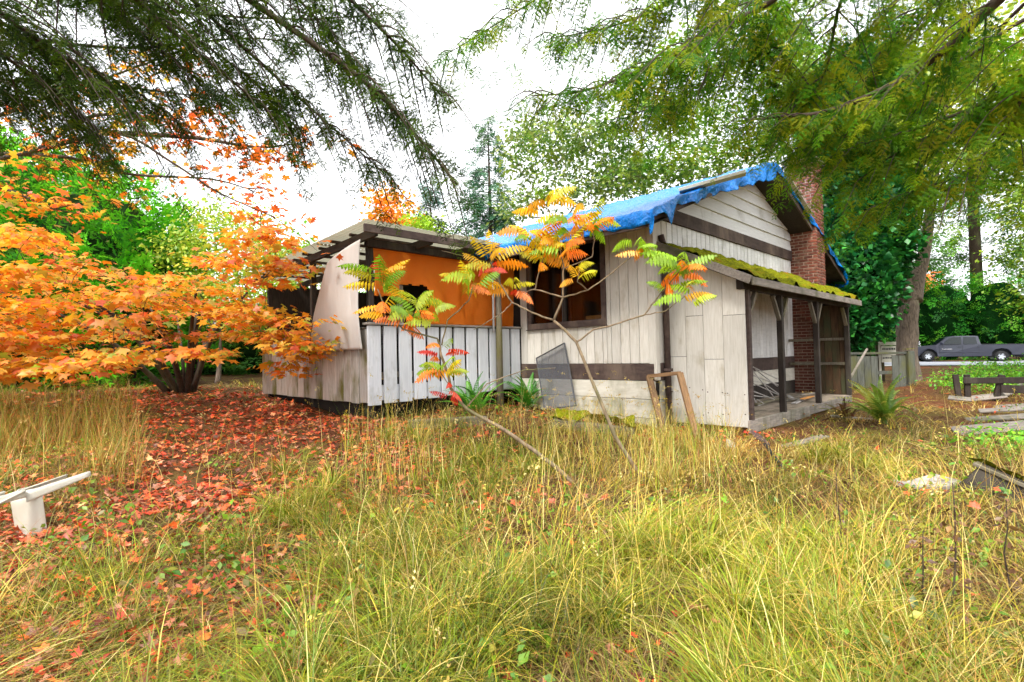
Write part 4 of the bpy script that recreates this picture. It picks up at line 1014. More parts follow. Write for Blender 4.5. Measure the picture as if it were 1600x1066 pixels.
def leaf_cloud(centres, per, spread, flat, size, cols, template=LEAF2, tilt=.6, droop=.25, weights=None, k=1.0):
    c = np.repeat(np.asarray(centres), per, 0); n = len(c)
    g = rng.normal(0, 1, (n, 3))*np.array([spread, spread, spread*flat])
    yaw = np.arctan2(g[:, 1], g[:, 0])+rng.normal(0, .7, n)
    Rm = rotm(yaw, droop+rng.normal(0, tilt*.7, n), rng.normal(0, tilt, n))
    s = size*np.clip(rng.normal(.85, .28, n), .3, 1.4)
    # neighbouring leaves share a tone: tint per clump
    tint = np.repeat(rng.normal(1, .17, (len(centres), 1)), per, 0)
    return scat(template[0], template[1], c+g, Rm, s, np.clip(pal(cols, n, .1, weights, k)*tint, .003, 1))
def rel(arr, b): v, t, c = arr; return v-np.asarray(b), t, c
def poly_pts(poly, n):
    poly = np.array(poly, float); lo, hi = poly.min(0), poly.max(0); out = []
    while len(out) < n:
        q = lo+(hi-lo)*rng.random(2); ins = False; j = len(poly)-1
        for i in range(len(poly)):
            if (poly[i, 1] > q[1]) != (poly[j, 1] > q[1]) and q[0] < (poly[j, 0]-poly[i, 0])*(q[1]-poly[i, 1])/(poly[j, 1]-poly[i, 1])+poly[i, 0]: ins = not ins
            j = i
        if ins: out.append(q)
    return out
def broadleaf(name, label, cat, base, poly, depth, nclump, per, spread, size, cols, trunk_r=.2, flat=.6, mat='foliage', bark='bark', template=LEAF2, tilt=.7, fork=None, twig_r=.02, trunk_top=.55, k=1.0, weights=None, group=None):
    b = np.array(base, float); e = empty(name, b); tag(e, label, cat, group)
    cs = [at(q[0], q[1], rng.uniform(*depth)) for q in poly_pts(poly, nclump)]
    cs = [c for c in cs if c[2] > b[2]+.3]
    mid = np.mean(cs, 0); topz = max(c[2] for c in cs)
    tp = b+(mid-b)*np.array([.55, .55, 0]); tp[2] = b[2]+(topz-b[2])*trunk_top
    V, Fs = skeleton([b-(0, 0, .2), b+(tp-b)*.35+np.array([jit(.1), jit(.1), 0]), tp], trunk_r, cs, twig_r)
    if fork: V, Fs = skeleton(fork, trunk_r*.7, [], twig_r, V, Fs)
    pymesh('trunk', [v-b for v in V], Fs, bark, e, True)
    o = tri_mesh('crown', *rel(leaf_cloud(cs, per, spread, flat, size, cols, template, tilt, k=k, weights=weights), b), mat, e); tag(o, kind='stuff')
    return e, cs
def conifer(name, label, px, ytop, Y, wide, n, cols, zb=None, mat='cedar', group=None, scale=1.0, drp=.35, bare=.12):
    t = at(px, ytop, Y); b = np.array([t[0], t[1], g1(t[0], t[1])]); Ht = t[2]-b[2]
    e = empty(name, b); tag(e, label, 'conifer', group)
    V, Fs = tube_geo([(0, 0, -.2), (0.05, 0, Ht*.5), (0, 0, Ht)], [Ht*.013, Ht*.009, .02], 8)
    parts = []; nl = max(40, n//9)
    h = bare+(1-bare)*rng.random(nl)**.85; yaw = rng.random(nl)*6.283; Lr = wide*(1-h)**.75*rng.uniform(.6, 1.15, nl)+.12
    pos = []; yw = []; sz = []; pt = []
    for i in range(nl):
        d = np.array([math.cos(yaw[i]), math.sin(yaw[i]), 0]); z0 = h[i]*Ht
        P = [np.array([0, 0, z0]), d*Lr[i]*.5+np.array([0, 0, z0+.02*Lr[i]]), d*Lr[i]+np.array([0, 0, z0-drp*Lr[i]])]
        if Lr[i] > .5: tube_geo(P, [.03, .02, .006], 4, V, Fs)
        m = max(3, int(9*Lr[i]/wide)+2)
        for k in range(m):
            p, dd = path_at(P, .25+.75*(k+rng.random())/m); pos.append(p); yw.append(yaw[i]+rng.normal(0, .6)); sz.append(scale*(.5+.5*(1-h[i]))*rng.uniform(.7, 1.2)); pt.append(.25+rng.normal(0, .3))
    pos = np.array(pos); nn = len(pos); Rm = rotm(np.array(yw), np.array(pt), rng.normal(0, .4, nn)); sz = np.array(sz); c = pal(cols, nn, .16)
    sel = rng.integers(0, 3, nn)
    for q in range(3):
        mks = sel == q; parts.append(scat(COARSE[q][0], COARSE[q][1], pos[mks], Rm[mks], sz[mks], c[mks]))
    pymesh('trunk', V, Fs, 'bark_dark', e, True); tag(tri_mesh('crown', *cat3(parts), mat, e), kind='stuff')
    return e
def hedge_mass(name, label, cat, blobs, n, size, cols, mat='cedar', core=(30, 48, 22), droop=-.5, tmpl=COARSE, stem=True):
    """dense evergreen mass: lumpy inner body and sprays standing out of its skin"""
    c0 = np.array(blobs[0][0], float); b = np.array([c0[0], c0[1], g1(c0[0], c0[1])]); e = empty(name, b); tag(e, label, cat)
    bm = bmesh.new()
    for c, r in blobs:
        q = bmesh.ops.create_icosphere(bm, subdivisions=3, radius=1)['verts']
        for v in q:
            k = .8+.14*mnoise.noise(Vector((v.co.x*2+c[0], v.co.y*2, v.co.z*2+c[2]))); v.co = Vector((c[0]+v.co.x*r[0]*k-b[0], c[1]+v.co.y*r[1]*k-b[1], c[2]+v.co.z*r[2]*k-b[2]))
    me = bpy.data.meshes.new('shade_core'); bm.to_mesh(me); bm.free()
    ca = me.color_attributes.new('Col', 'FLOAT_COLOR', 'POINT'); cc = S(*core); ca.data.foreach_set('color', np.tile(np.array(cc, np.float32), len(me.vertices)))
    me.materials.append(MATS['inner_shade']); link('shade_core', me, e)  # solid filler body, dark colour standing in for the shaded inside
    if stem:
        V, Fs = [], []
        for c, r in blobs[:3]: tube_geo([(c[0]-b[0], c[1]-b[1], g1(c[0], c[1])-b[2]-.2), (c[0]-b[0], c[1]-b[1], c[2]-b[2])], .12, 7, V, Fs)
        pymesh('trunk', V, Fs, 'bark_dark', e, True)
    vol = np.array([r[0]*r[2]+r[1]*r[2] for c, r in blobs]); parts = []
    for (c, r), w_ in zip(blobs, vol/vol.sum()):
        m = int(n*w_); u = rng.normal(0, 1, (m, 3)); u /= np.linalg.norm(u, axis=1)[:, None]
        rad = rng.uniform(.84, 1.04, m)[:, None]; p = np.array(c)+u*np.array(r)*rad
        yaw = np.arctan2(u[:, 1], u[:, 0])+rng.normal(0, .5, m); pt = droop+rng.normal(0, .45, m)-u[:, 2]*.5
        Rm = rotm(yaw, pt, rng.normal(0, .6, m)); cl = pal(cols, m, .18); sel = rng.integers(0, len(tmpl), m); sz = size*rng.uniform(.6, 1.3, m)
        for q in range(len(tmpl)):
            k = sel == q; parts.append(scat(tmpl[q][0], tmpl[q][1], p[k]-b, Rm[k], sz[k], cl[k]))
    tag(tri_mesh('crown', *cat3(parts), mat, e), kind='stuff'); return e

def ivy_template(seed, n=9):
    r = np.random.default_rng(seed); V = []; T = []
    Rm = rotm(r.uniform(0, 6.28, n), r.normal(.2, .6, n), r.normal(0, .7, n)); P = r.normal(0, .35, (n, 3))
    for i in range(n):
        b = len(V); V.extend(list((np.array(LEAF2[0])*np.array([.55, .75, .6])) @ Rm[i].T + P[i])); T += [(b, b+1, b+2), (b, b+2, b+3)]
    return np.array(V), T
IVY = [ivy_template(i) for i in range(3)]
# ================================================================== trees and shrubs
OR = [(232, 140, 24), (236, 162, 36), (230, 120, 40), (236, 176, 48), (226, 104, 60), (214, 186, 60), (160, 176, 50)]
def vine_maple():
    b = ghit(292, 607); Yb = 13.6; b = at(292, 606, Yb); b[2] = g1(b[0], b[1])
    e = empty('vine_maple', b); tag(e, 'wide spreading maple shrub with blazing orange leaves left of the deck', 'maple')
    poly = [(-260, 560), (-260, 380), (0, 345), (60, 370), (110, 405), (200, 432), (300, 432), (350, 395), (395, 335), (436, 345), (452, 400), (470, 465), (495, 500), (530, 525), (525, 560), (450, 590), (400, 560), (300, 560), (180, 590), (0, 605), (-120, 600)]
    cs = []
    for q in poly_pts(poly, 275):
        Y = rng.uniform(8.7, 10.2) if q[0] > 400 else (rng.uniform(8.2, 13.5) if q[0] > 200 else rng.uniform(7.0, 13))
        c = at(q[0], q[1], Y)
        if c[2] > g1(c[0], c[1])+.35: cs.append(c)
    V, Fs = [], []
    stems = [(-2.2, -2.5), (-1.0, -3.2), (.6, -3.2), (1.9, -2.6), (2.6, -1.0), (-3.2, -.8), (-4.5, -3.0), (0, .6), (1.2, -1.0)]
    groups = [[] for _ in stems]
    for c in cs:
        d = [math.hypot(c[0]-b[0]-s[0], c[1]-b[1]-s[1]) for s in stems]; groups[int(np.argmin(d))].append(c)
    for (sx, sy), g in zip(stems, groups):
        p0 = b+np.array([sx*.06, sy*.06, -.1]); p2 = b+np.array([sx*.75, sy*.75, 2.1+abs(sx)*.12])
        if len(g): skeleton([p0, p0+(p2-p0)*.4+np.array([0, 0, .5]), p2], .085, g, .012, V, Fs, lift=.08)
    for k in range(14):
        a = random.uniform(0, 6.28); tube_geo([b+np.array([.12*math.cos(a), .12*math.sin(a), -.1]), b+np.array([.45*math.cos(a), .45*math.sin(a), 1.1]), b+np.array([1.0*math.cos(a), 1.0*math.sin(a), 2.2])], [.05, .035, .015], 6, V, Fs)
    pymesh('trunk', [v-b for v in V], Fs, 'bark_dark', e, True)
    n = len(cs); per = 42
    lv = leaf_cloud(cs, per, .27, .2, .12, OR, MAPLE, .38, .3, weights=[.2, .2, .14, .19, .09, .1, .08])
    v, t, c = lv; K = len(MAPLE[0]); N = len(v)//K
    cen = v.reshape(N, K, 3)[:, 0]; dist = np.linalg.norm(cen-EYE, axis=1); ang = np.abs(cen[:, 0]/cen[:, 1]); dist[ang > .97] += 50
    near = np.argsort(dist)[:280]; keep = np.ones(N, bool); keep[near] = False
    vk = v.reshape(N, K, 3)[keep].reshape(-1, 3); ck = c.reshape(N, K, 3)[keep].reshape(-1, 3); M_ = keep.sum()
    tt = (np.array(MAPLE[1])[None]+(np.arange(M_)*K)[:, None, None]).reshape(-1, 3)
    tag(tri_mesh('crown', vk-b, tt, ck, 'maple_leaf', e), kind='stuff')
    for i in near:                                       # the nearest leaves, one by one
        q = v.reshape(N, K, 3)[i]; o = tri_mesh('leaf', q-q[0], np.array(MAPLE[1]), np.repeat(c.reshape(N, K, 3)[i][:1], K, 0), 'maple_leaf', e); o.location = Vector([float(x) for x in q[0]-b])
vine_maple()
def upper_maple():
    b = at(-420, 640, 9.5); b[2] = g1(b[0], b[1]); e = empty('maple_tree', b); tag(e, 'taller maple reaching in from the left edge with sparse orange leaves on bare twigs', 'maple')
    V, Fs = skeleton([b-(0, 0, .2), b+(.3, .1, 2.2), at(-330, 190, 9.3)], .16, [], .02)
    limbs = [[(-330, 250, 9.3), (-100, 262, 9), (60, 235, 8.8), (180, 208, 8.6), (270, 255, 8.5), (340, 300, 8.4), (430, 340, 8.3)], [(-330, 230, 9.3), (-60, 240, 9.2), (100, 245, 9.0), (200, 272, 8.9), (330, 280, 8.8), (400, 300, 8.8)],
             [(-330, 200, 9.3), (-50, 190, 9.4), (80, 150, 9.4), (200, 110, 9.3), (330, 60, 9.2)], [(-100, 262, 9), (20, 300, 9), (90, 330, 9)], [(180, 208, 8.6), (300, 215, 8.5), (400, 230, 8.5), (450, 226, 8.5)], [(60, 235, 8.8), (150, 180, 8.7), (280, 190, 8.6)]]
    cs = []; wts = []
    for L in limbs:
        P = smooth_path([at(*p) for p in L], 4); tube_geo(P, list(np.linspace(.045, .008, len(P))), 6, V, Fs)
        for k in range(26):
            p, d = path_at(P, .25+.75*random.random()); L2 = random.uniform(.2, .75); dr = np.array([random.gauss(.5, .5), random.gauss(0, .5), random.gauss(-.1, .35)]); q = p+dr*L2
            tube_geo([p, p+(q-p)*.5+np.array([0, 0, .04]), q], [.008, .006, .003], 4, V, Fs); cs.append(q)
    pymesh('trunk', [v-b for v in V], Fs, 'bark_dark', e, True)
    per = 13; parts = []
    near = [c for c in cs if c[0]/c[1] < -.66]; far = [c for c in cs if c[0]/c[1] >= -.66]
    parts.append(leaf_cloud(near, 8, .22, .4, .105, OR[:6]+[(190, 190, 60)], MAPLE, .45)); parts.append(leaf_cloud(far, 9, .2, .5, .10, [(240, 130, 30), (230, 104, 34), (246, 164, 44), (214, 96, 44)], MAPLE, .5))
    tag(tri_mesh('crown', *rel(cat3(parts), b), 'maple_leaf', e), kind='stuff')
upper_maple()

# --- firs whose limbs hang into the picture from above
def hanging_fir(name, label, trunk, limbs, cols, dens=1.0, sub=1.0, k=1.0, size=(.22, .44), hang=.5):
    b = np.array([trunk[0], trunk[1], g1(trunk[0], trunk[1])]); e = empty(name, b); tag(e, label, 'fir')
    Ht = trunk[2]; V, Fs = tube_geo([b-(0, 0, .3), b+(0, 0, Ht*.5), b+(0, 0, Ht)], [trunk[3], trunk[3]*.8, trunk[3]*.5], 14)
    pos = []; yw = []; pt = []; rl = []; sz = []
    def sprays(P, t0, t1, step, s0, s1, hangb):
        L = sum(np.linalg.norm(P[i+1]-P[i]) for i in range(len(P)-1)); m = int(L*(t1-t0)/step*dens)
        for i in range(m):
            t = t0+(t1-t0)*(i+rng.random())/max(1, m); p, d = path_at(P, t); y = math.atan2(d[1], d[0]); s = 1 if i % 2 else -1
            pos.append(p); yw.append(y+s*rng.uniform(.2, 2.0)); pt.append(rng.normal(hangb, .5)); rl.append(rng.normal(0, .9)); sz.append(rng.uniform(s0, s1)*(1.1-.5*t))
        p, d = path_at(P, .999); pos.append(p); yw.append(math.atan2(d[1], d[0])); pt.append(hangb); rl.append(0); sz.append(s1*.6)
    for L in limbs:
        thick = L[0]; P = [at(*p) for p in L[1:]]
        root = b+np.array([0, 0, min(Ht*.95, max(2.5, P[0][2]+.3))]); P = smooth_path([root]+P, 6); n = len(P)
        tube_geo(P, list(np.linspace(thick, thick*.16, n)), 7, V, Fs)
        sprays(P, .3, 1, .10, *size, hang)
        Ltot = sum(np.linalg.norm(P[i+1]-P[i]) for i in range(n-1)); m = int(Ltot*3.0*sub)
        for j in range(m):                                # side branches
            t = .28+.7*(j+random.random())/m; p, d = path_at(P, t); s = 1 if j % 2 else -1
            sd_ = np.cross(d, [0, 0, 1.0]); sd_ /= np.linalg.norm(sd_)+1e-9; l = random.uniform(.5, 1.25)*(1.15-.6*t)
            Q = [p, p+(d*.5+sd_*s*.8)*l*.5+np.array([0, 0, -.10*l]), p+(d*.8+sd_*s*1.0)*l*.85+np.array([0, 0, -hang*l*.9])]
            Q = smooth_path(Q, 3); tube_geo(Q, list(np.linspace(.012, .003, len(Q))), 4, V, Fs); sprays(Q, .1, 1, .11, size[0]*.75, size[1]*.75, hang*1.1)
    pos = np.array(pos); keep = (pos[:, 1] > 1.2) & (np.abs(pos[:, 0]) < 1.35*pos[:, 1]+.8) & (pos[:, 2]-1.45 < 1.0*pos[:, 1]+.8); nn = len(pos); Rm = rotm(np.array(yw), np.array(pt), np.array(rl)); sz = np.array(sz); c = pal(cols, nn, .15, None, k); sel = rng.integers(0, 4, nn); parts = []
    for q in range(4):
        mk = (sel == q) & keep; parts.append(scat(SPRAY[q][0], SPRAY[q][1], pos[mk], Rm[mk], sz[mk], c[mk]))
    pymesh('trunk', [v-b for v in V], Fs, 'bark_dark', e, True)
    v, t, c = cat3(parts); print(name, nn, len(t)); tag(tri_mesh('foliage', v-b, t, c, 'fir', e), kind='stuff')
hanging_fir('fir_tree', 'dark hanging fir boughs across the top left, silhouetted against white sky', (-3.2, -1.0, 13, .35), [
    (.05, (60, -220, 3.2), (330, -40, 4.6), (560, 120, 5.0), (640, 200, 5.1), (715, 290, 5.2)), (.04, (-40, -240, 3.4), (180, -30, 4.6), (330, 100, 5.0), (440, 190, 5.2)),
    (.04, (-200, -160, 3.2), (0, 20, 4.4), (130, 110, 4.8), (220, 185, 5.0)), (.04, (220, -260, 3.4), (480, -60, 4.8), (610, 60, 5.2), (690, 150, 5.4)),
    (.035, (100, -200, 3.6), (280, -20, 5.2), (420, 110, 5.6), (520, 200, 5.8), (600, 270, 6)), (.03, (-260, -60, 3.6), (-40, 60, 4.8), (80, 140, 5.2), (150, 200, 5.4)), (.03, (0, -260, 3.8), (120, -40, 4.8), (230, 60, 5.2), (330, 140, 5.4)), (.03, (300, -260, 3.8), (420, -60, 5.2), (520, 60, 5.6), (590, 150, 5.8)), (.03, (-300, -100, 3.8), (-60, 0, 5), (60, 70, 5.4), (190, 130, 5.6), (280, 190, 5.8)), (.03, (-200, -200, 4), (60, -60, 5.2), (240, 20, 5.6), (400, 130, 5.8), (470, 210, 6)), (.025, (-300, 0, 4.4), (-60, 110, 5.6), (60, 170, 6), (160, 215, 6.2)), (.03, (-300, -120, 4.6), (20, -30, 5.6), (250, 15, 6), (460, 30, 6.2), (620, 20, 6.3)), (.03, (-300, -40, 4.8), (0, 50, 5.8), (200, 75, 6.2), (400, 60, 6.4), (560, 90, 6.5)), (.03, (-300, 30, 4.8), (-20, 120, 6), (150, 130, 6.3), (320, 150, 6.5), (450, 140, 6.6))],
    [(44, 70, 14), (62, 90, 18), (34, 54, 14), (84, 108, 24)], dens=.72, sub=1.15, hang=.62)
YG = [(92, 144, 16), (126, 156, 20), (66, 118, 20), (154, 158, 26), (54, 100, 20)]
hanging_fir('fir_tree', 'yellow green fir boughs with bare dark limbs sweeping across the top right', (9.0, 3.0, 16, .45), [
    (.075, (1700, -100, 4.6), (1560, 0, 5.2), (1480, 75, 5.6), (1390, 135, 6.0), (1290, 175, 6.3), (1220, 182, 6.6), (1150, 190, 6.8)), (.05, (1480, -160, 4.8), (1200, 5, 5.6), (1080, 72, 6.0), (1000, 110, 6.3), (910, 142, 6.6), (830, 150, 6.8)),
    (.04, (1500, -160, 5.2), (1330, -30, 6.0), (1290, 110, 6.6), (1250, 180, 6.9)), (.04, (1700, 20, 5.2), (1620, 110, 5.8), (1560, 220, 6.2), (1480, 290, 6.4)), (.035, (1300, -160, 5.6), (1180, 20, 6.4), (1190, 100, 6.8), (1220, 150, 7.0)),
    (.035, (1200, -160, 5.8), (1060, -10, 6.6), (960, 40, 7.0), (860, 60, 7.2)), (.03, (1700, 60, 5.4), (1600, 160, 6.4), (1500, 190, 6.8), (1400, 240, 7.0), (1330, 290, 7.2)), (.03, (1600, -120, 5.6), (1450, 0, 6.6), (1380, 80, 7.0), (1330, 160, 7.2)),
    (.03, (1400, -150, 6), (1160, -20, 7), (1080, 80, 7.4), (1040, 180, 7.6)), (.03, (1150, -200, 6.2), (960, -80, 7), (820, 10, 7.4), (690, 90, 7.6)), (.035, (1720, 40, 5.6), (1560, 150, 6.4), (1420, 205, 6.8), (1350, 225, 7.0), (1300, 246, 7.2)), (.03, (1700, -60, 6), (1520, 90, 7), (1400, 160, 7.4), (1310, 180, 7.6), (1230, 190, 7.8)), (.03, (1560, -140, 6.4), (1350, 60, 7.4), (1270, 120, 7.8), (1180, 165, 8.0)), (.03, (1720, 120, 6), (1620, 220, 7), (1520, 270, 7.4), (1420, 300, 7.6), (1350, 330, 7.8)), (.03, (1400, -100, 6.6), (1180, 60, 7.6), (1080, 140, 8), (960, 190, 8.2)), (.03, (1700, -20, 5.8), (1480, 110, 6.6), (1350, 180, 7.0), (1285, 212, 7.2), (1240, 235, 7.3)), (.03, (1650, -120, 6), (1420, 60, 7.0), (1320, 150, 7.4), (1262, 200, 7.6))],
    YG, dens=.8, sub=.95, hang=.7, size=(.3, .58))

# --- behind the house
G1 = [(110, 140, 50), (140, 160, 60), (86, 120, 44), (160, 170, 80), (100, 130, 70)]
broadleaf('oak_tree', 'open crowned oak behind the blue roof with pale gaps of sky', 'oak', at(880, 560, 27), [(795, 340), (790, 240), (820, 180), (880, 160), (960, 190), (1000, 260), (980, 320), (900, 330)], (24, 30), 120, 66, .4, .25, G1, .35, .6, twig_r=.03)
broadleaf('oak_tree', 'dense green oak behind the roof peak', 'oak', at(1120, 565, 28), [(950, 300), (960, 120), (1050, 40), (1200, 20), (1330, 80), (1330, 280), (1200, 250), (1100, 280)], (24, 31), 150, 95, .5, .28, [(96, 140, 40), (124, 160, 44), (76, 116, 40), (150, 170, 50)], .4, .7, twig_r=.03)
conifer('blue_conifer', 'blue green conifer left of the roof, slimmer of the pair', 672, 278, 46, 3.4, 1500, [(80, 130, 110), (96, 146, 120), (64, 110, 92)], scale=1.7)
conifer('blue_conifer', 'blue green conifer nearer the roof, broader of the pair', 762, 185, 42, 4.2, 2000, [(84, 130, 96), (104, 146, 90), (66, 108, 84)], scale=1.8)
broadleaf('autumn_tree', 'small orange tree rising beyond the deck roof', 'tree', at(607, 560, 33), [(578, 372), (582, 320), (600, 300), (628, 305), (640, 372)], (32, 34), 22, 130, .55, .3, [(252, 160, 20), (250, 130, 20), (240, 180, 40)], .16, .7, twig_r=.02)
broadleaf('yellow_green_shrub', 'small yellow green shrub top showing over the deck roof', 'shrub', at(662, 560, 30), [(638, 375), (645, 350), (668, 342), (690, 352), (694, 375)], (29.5, 31), 14, 110, .45, .25, [(170, 200, 40), (150, 190, 40)], .1, .7)
broadleaf('green_tree', 'leafy green tree far behind the deck left of the pale sheet', 'tree', at(470, 585, 22), [(430, 440), (440, 395), (470, 380), (500, 400), (505, 440)], (21, 23), 16, 130, .5, .22, [(110, 170, 40), (140, 186, 50)], .12, .7)
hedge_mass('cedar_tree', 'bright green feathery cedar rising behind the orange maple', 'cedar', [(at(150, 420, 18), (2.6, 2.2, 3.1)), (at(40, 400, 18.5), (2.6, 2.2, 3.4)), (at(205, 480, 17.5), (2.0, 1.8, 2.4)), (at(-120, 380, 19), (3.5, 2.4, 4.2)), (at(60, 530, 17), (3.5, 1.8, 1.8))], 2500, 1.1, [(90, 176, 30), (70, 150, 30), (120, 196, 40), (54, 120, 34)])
broadleaf('willowy_shrub', 'tall yellow green shrub of fine upright stems behind the maple', 'shrub', at(340, 590, 17), [(225, 470), (235, 370), (290, 335), (340, 328), (400, 350), (450, 385), (490, 400), (490, 470), (350, 500)], (16, 18.5), 110, 120, .36, .15, [(150, 186, 40), (176, 196, 50), (120, 160, 40), (190, 190, 60)], .1, .9, twig_r=.012, trunk_top=.3)
# --- right hand side
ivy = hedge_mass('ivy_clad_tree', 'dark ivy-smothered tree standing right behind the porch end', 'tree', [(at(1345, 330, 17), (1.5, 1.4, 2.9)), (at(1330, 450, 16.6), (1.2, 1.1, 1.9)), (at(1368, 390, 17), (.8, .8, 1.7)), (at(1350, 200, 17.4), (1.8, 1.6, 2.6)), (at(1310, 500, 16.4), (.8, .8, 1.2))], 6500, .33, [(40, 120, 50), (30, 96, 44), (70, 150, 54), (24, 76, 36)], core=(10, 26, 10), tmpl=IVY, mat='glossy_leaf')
def big_trunk():
    b = at(1418, 588, 18); b[2] = g1(b[0], b[1]); e = empty('forked_tree', b); tag(e, 'large rough-barked forked tree beside the road with a leafy crown', 'tree')
    poly = [(1390, 330), (1400, 120), (1480, 20), (1640, -20), (1780, 100), (1780, 380), (1620, 330), (1560, 250), (1480, 300)]
    cs = [at(q[0], q[1], rng.uniform(15, 21)) for q in poly_pts(poly, 100)]
    f0 = at(1421, 470, 18)
    V, Fs = tube_geo(smooth_path([b-(0, 0, .2), b+(0, 0, .35), at(1417, 540, 18), f0], 4), [.5, .45, .4, .37, .35, .34, .33, .33, .32, .32, .31, .31, .3], 14)
    for k, pth in enumerate(([f0, at(1411, 440, 17.9), at(1417, 390, 17.8), at(1425, 250, 17.8), at(1450, 60, 18)], [f0+(.1, 0, 0), at(1434, 430, 18.1), at(1446, 385, 18.2), at(1462, 260, 18.3), at(1490, 90, 18.4)])):
        skeleton(pth, .30, [c for i, c in enumerate(cs) if i % 2 == k], .03, V, Fs)
    V = [np.array(v) for v in V]
    for i, v in enumerate(V[:400]):
        n = mnoise.noise(Vector((v[0]*3, v[1]*3, v[2]*1.2))); V[i] = v+(v-np.array([b[0], b[1], v[2]]))*.25*n if i < 182 else v
    pymesh('trunk', [v-b for v in V], Fs, 'bark', e, True)
    tag(tri_mesh('crown', *rel(leaf_cloud(cs, 170, .75, .6, .24, [(150, 180, 40), (176, 190, 50), (110, 150, 40), (196, 196, 60)]), b), 'foliage', e), kind='stuff')
big_trunk()
broadleaf('lime_leaved_tree', 'bright yellow green leafy tree at the right edge', 'tree', at(1720, 600, 12.5), [(1625, 470), (1600, 380), (1590, 250), (1600, 120), (1700, 80), (1800, 200), (1800, 480), (1640, 490)], (11.5, 14), 80, 330, .42, .1, [(140, 176, 30), (164, 184, 36), (110, 152, 30), (84, 124, 30)], .2, .7)
for i, (px, yt, Y, lab) in enumerate([(1240, 20, 34, 'tall green fir directly behind the chimney'), (1500, -120, 50, 'tall dark fir beyond the road behind the forked tree'), (1640, -60, 50, 'tall dark fir beyond the road at the right edge'), (1390, -60, 50, 'tall dark fir beyond the road above the ivy tree')]):
    conifer('tall_fir', lab, px, yt, Y, 5.0, 1300, [(80, 126, 50), (100, 146, 50), (60, 104, 50)], scale=2.0, group='firs behind the house and road', bare=.1)
hb = []
for l in np.arange(-16, 26, 3.2):
    p = RP+RD*l+RN*6.0; hb.append(((p[0], p[1], g1(p[0], p[1])+2.9), (2.6, 1.7, 3.5+.2*math.sin(l*2))))
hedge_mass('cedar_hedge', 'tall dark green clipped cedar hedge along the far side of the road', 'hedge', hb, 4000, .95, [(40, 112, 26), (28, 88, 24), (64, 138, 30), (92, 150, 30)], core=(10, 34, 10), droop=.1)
broadleaf('autumn_tree', 'distant orange foliage between the ivy tree and the forked trunk', 'tree', at(1400, 560, 44), [(1370, 470), (1372, 440), (1400, 432), (1440, 440), (1440, 470)], (43, 45), 18, 110, .7, .4, [(246, 130, 50), (240, 150, 50), (226, 110, 60)], .15, .7)
def bramble():
    b = at(1560, 600, 14); b[2] = g1(b[0], b[1]); cs = []
    for i in range(120):
        px = rng.uniform(1478, 1760); Y = rng.uniform(13.0, 17.5) if px > 1500 else rng.uniform(14, 16); p = at(px, 560, Y); z = g1(p[0], p[1]); p[2] = z+rng.uniform(.05, .5)*min(1, (px-1460)/60); cs.append(p)
    for i in range(13):
        p = ghit(rng.uniform(1550, 1640), rng.uniform(690, 725)); p[2] += rng.uniform(.02, .08); cs.append(p)
    e = tri_mesh('bramble_patch', *rel(leaf_cloud(cs, 80, .28, .45, .085, [(130, 200, 40), (100, 180, 40), (160, 210, 50), (80, 150, 40)], LEAF2, .7), b), 'foliage'); e.location = Vector([float(x) for x in b])
    tag(e, 'bright green bramble thicket around the broken dark fence', 'brambles', kind='stuff')
bramble()

hedge_mass('field_hedge', 'low dark green shrubs along the field behind the maple', 'shrubs', [((-16+3.1*i+jit(.5), 24+jit(1.5), 2.0+jit(.3)), (2.2, 1.6, 1.9+jit(.3))) for i in range(6)], 1300, 1.1, [(70, 120, 40), (96, 144, 44), (54, 96, 36)], core=(24, 40, 18))
hedge_mass('field_hedge', 'dense shrubs farther left behind the bright cedar', 'shrubs', [((-34+3.4*i+jit(.5), 24+jit(1.5), 2.4+jit(.3)), (2.4, 1.8, 2.6+jit(.4))) for i in range(5)], 1200, 1.1, [(70, 130, 40), (96, 150, 44), (54, 100, 36)], core=(24, 40, 18))
hedge_mass('field_hedge', 'shrub line far behind the house between the tree trunks', 'shrubs', [((-4+4*i+jit(.5), 46+jit(1.5), 2.4+jit(.3)), (3, 1.8, 2.6+jit(.4))) for i in range(10)], 1500, 1.3, [(80, 130, 60), (100, 146, 60), (64, 106, 56)], core=(24, 44, 24))
# ================================================================== ground cover
def in_building(x, y, m=.0):
    u, v = toH(x, y)
    return ((u > -m) & (u < 9.3) & (v > -m) & (v < 8.5)) | ((u > .45-m) & (u < 6.6+m) & (v > -1.38-m) & (v < 0)) | ((u > -3.62-m) & (u < 0) & (v > 3.3-m) & (v < 8.1))
def fnoise(x, y, f, s):
    return (np.sin(x*f*1.3+s)+np.sin(y*f*1.1+s*2.1+1.7*np.sin(x*f*.6+s))+np.sin((x+y)*f*.8+s*.7+1.3*np.sin(y*f*.9))+np.sin((x-y)*f*1.7+s*1.9))/4
def litter(x, y):
    a = x/np.maximum(y, .5)
    l = np.clip((.05-a)/.34, 0, 1)
    l = l*np.where((y > 4.6) & (y < 13.5) & (a > -.74), 1.0, .42) + .012
    u, v = toH(x, y); strip = ((u > -1.5) & (v > -1.9) & (v < 3.4) & (u < .6)) | ((v > 1.9) & (v < 3.6) & (u < 0.3) & (u > -4.2))
    l = np.maximum(l, np.where(strip, .36, 0)); l = np.maximum(l, np.where((fnoise(x, y, 2.3, 3.3) < -.12) & (y < 6) & (a < .5), .07, 0))
    return np.clip(l*(.8+.6*fnoise(x, y, 1.1, 2.0)), .008, 1)
def nearporch(x, y):
    u, v = toH(x, y); return (u > -.6) & (u < 8) & (v > -2.7) & (v < -1.3)
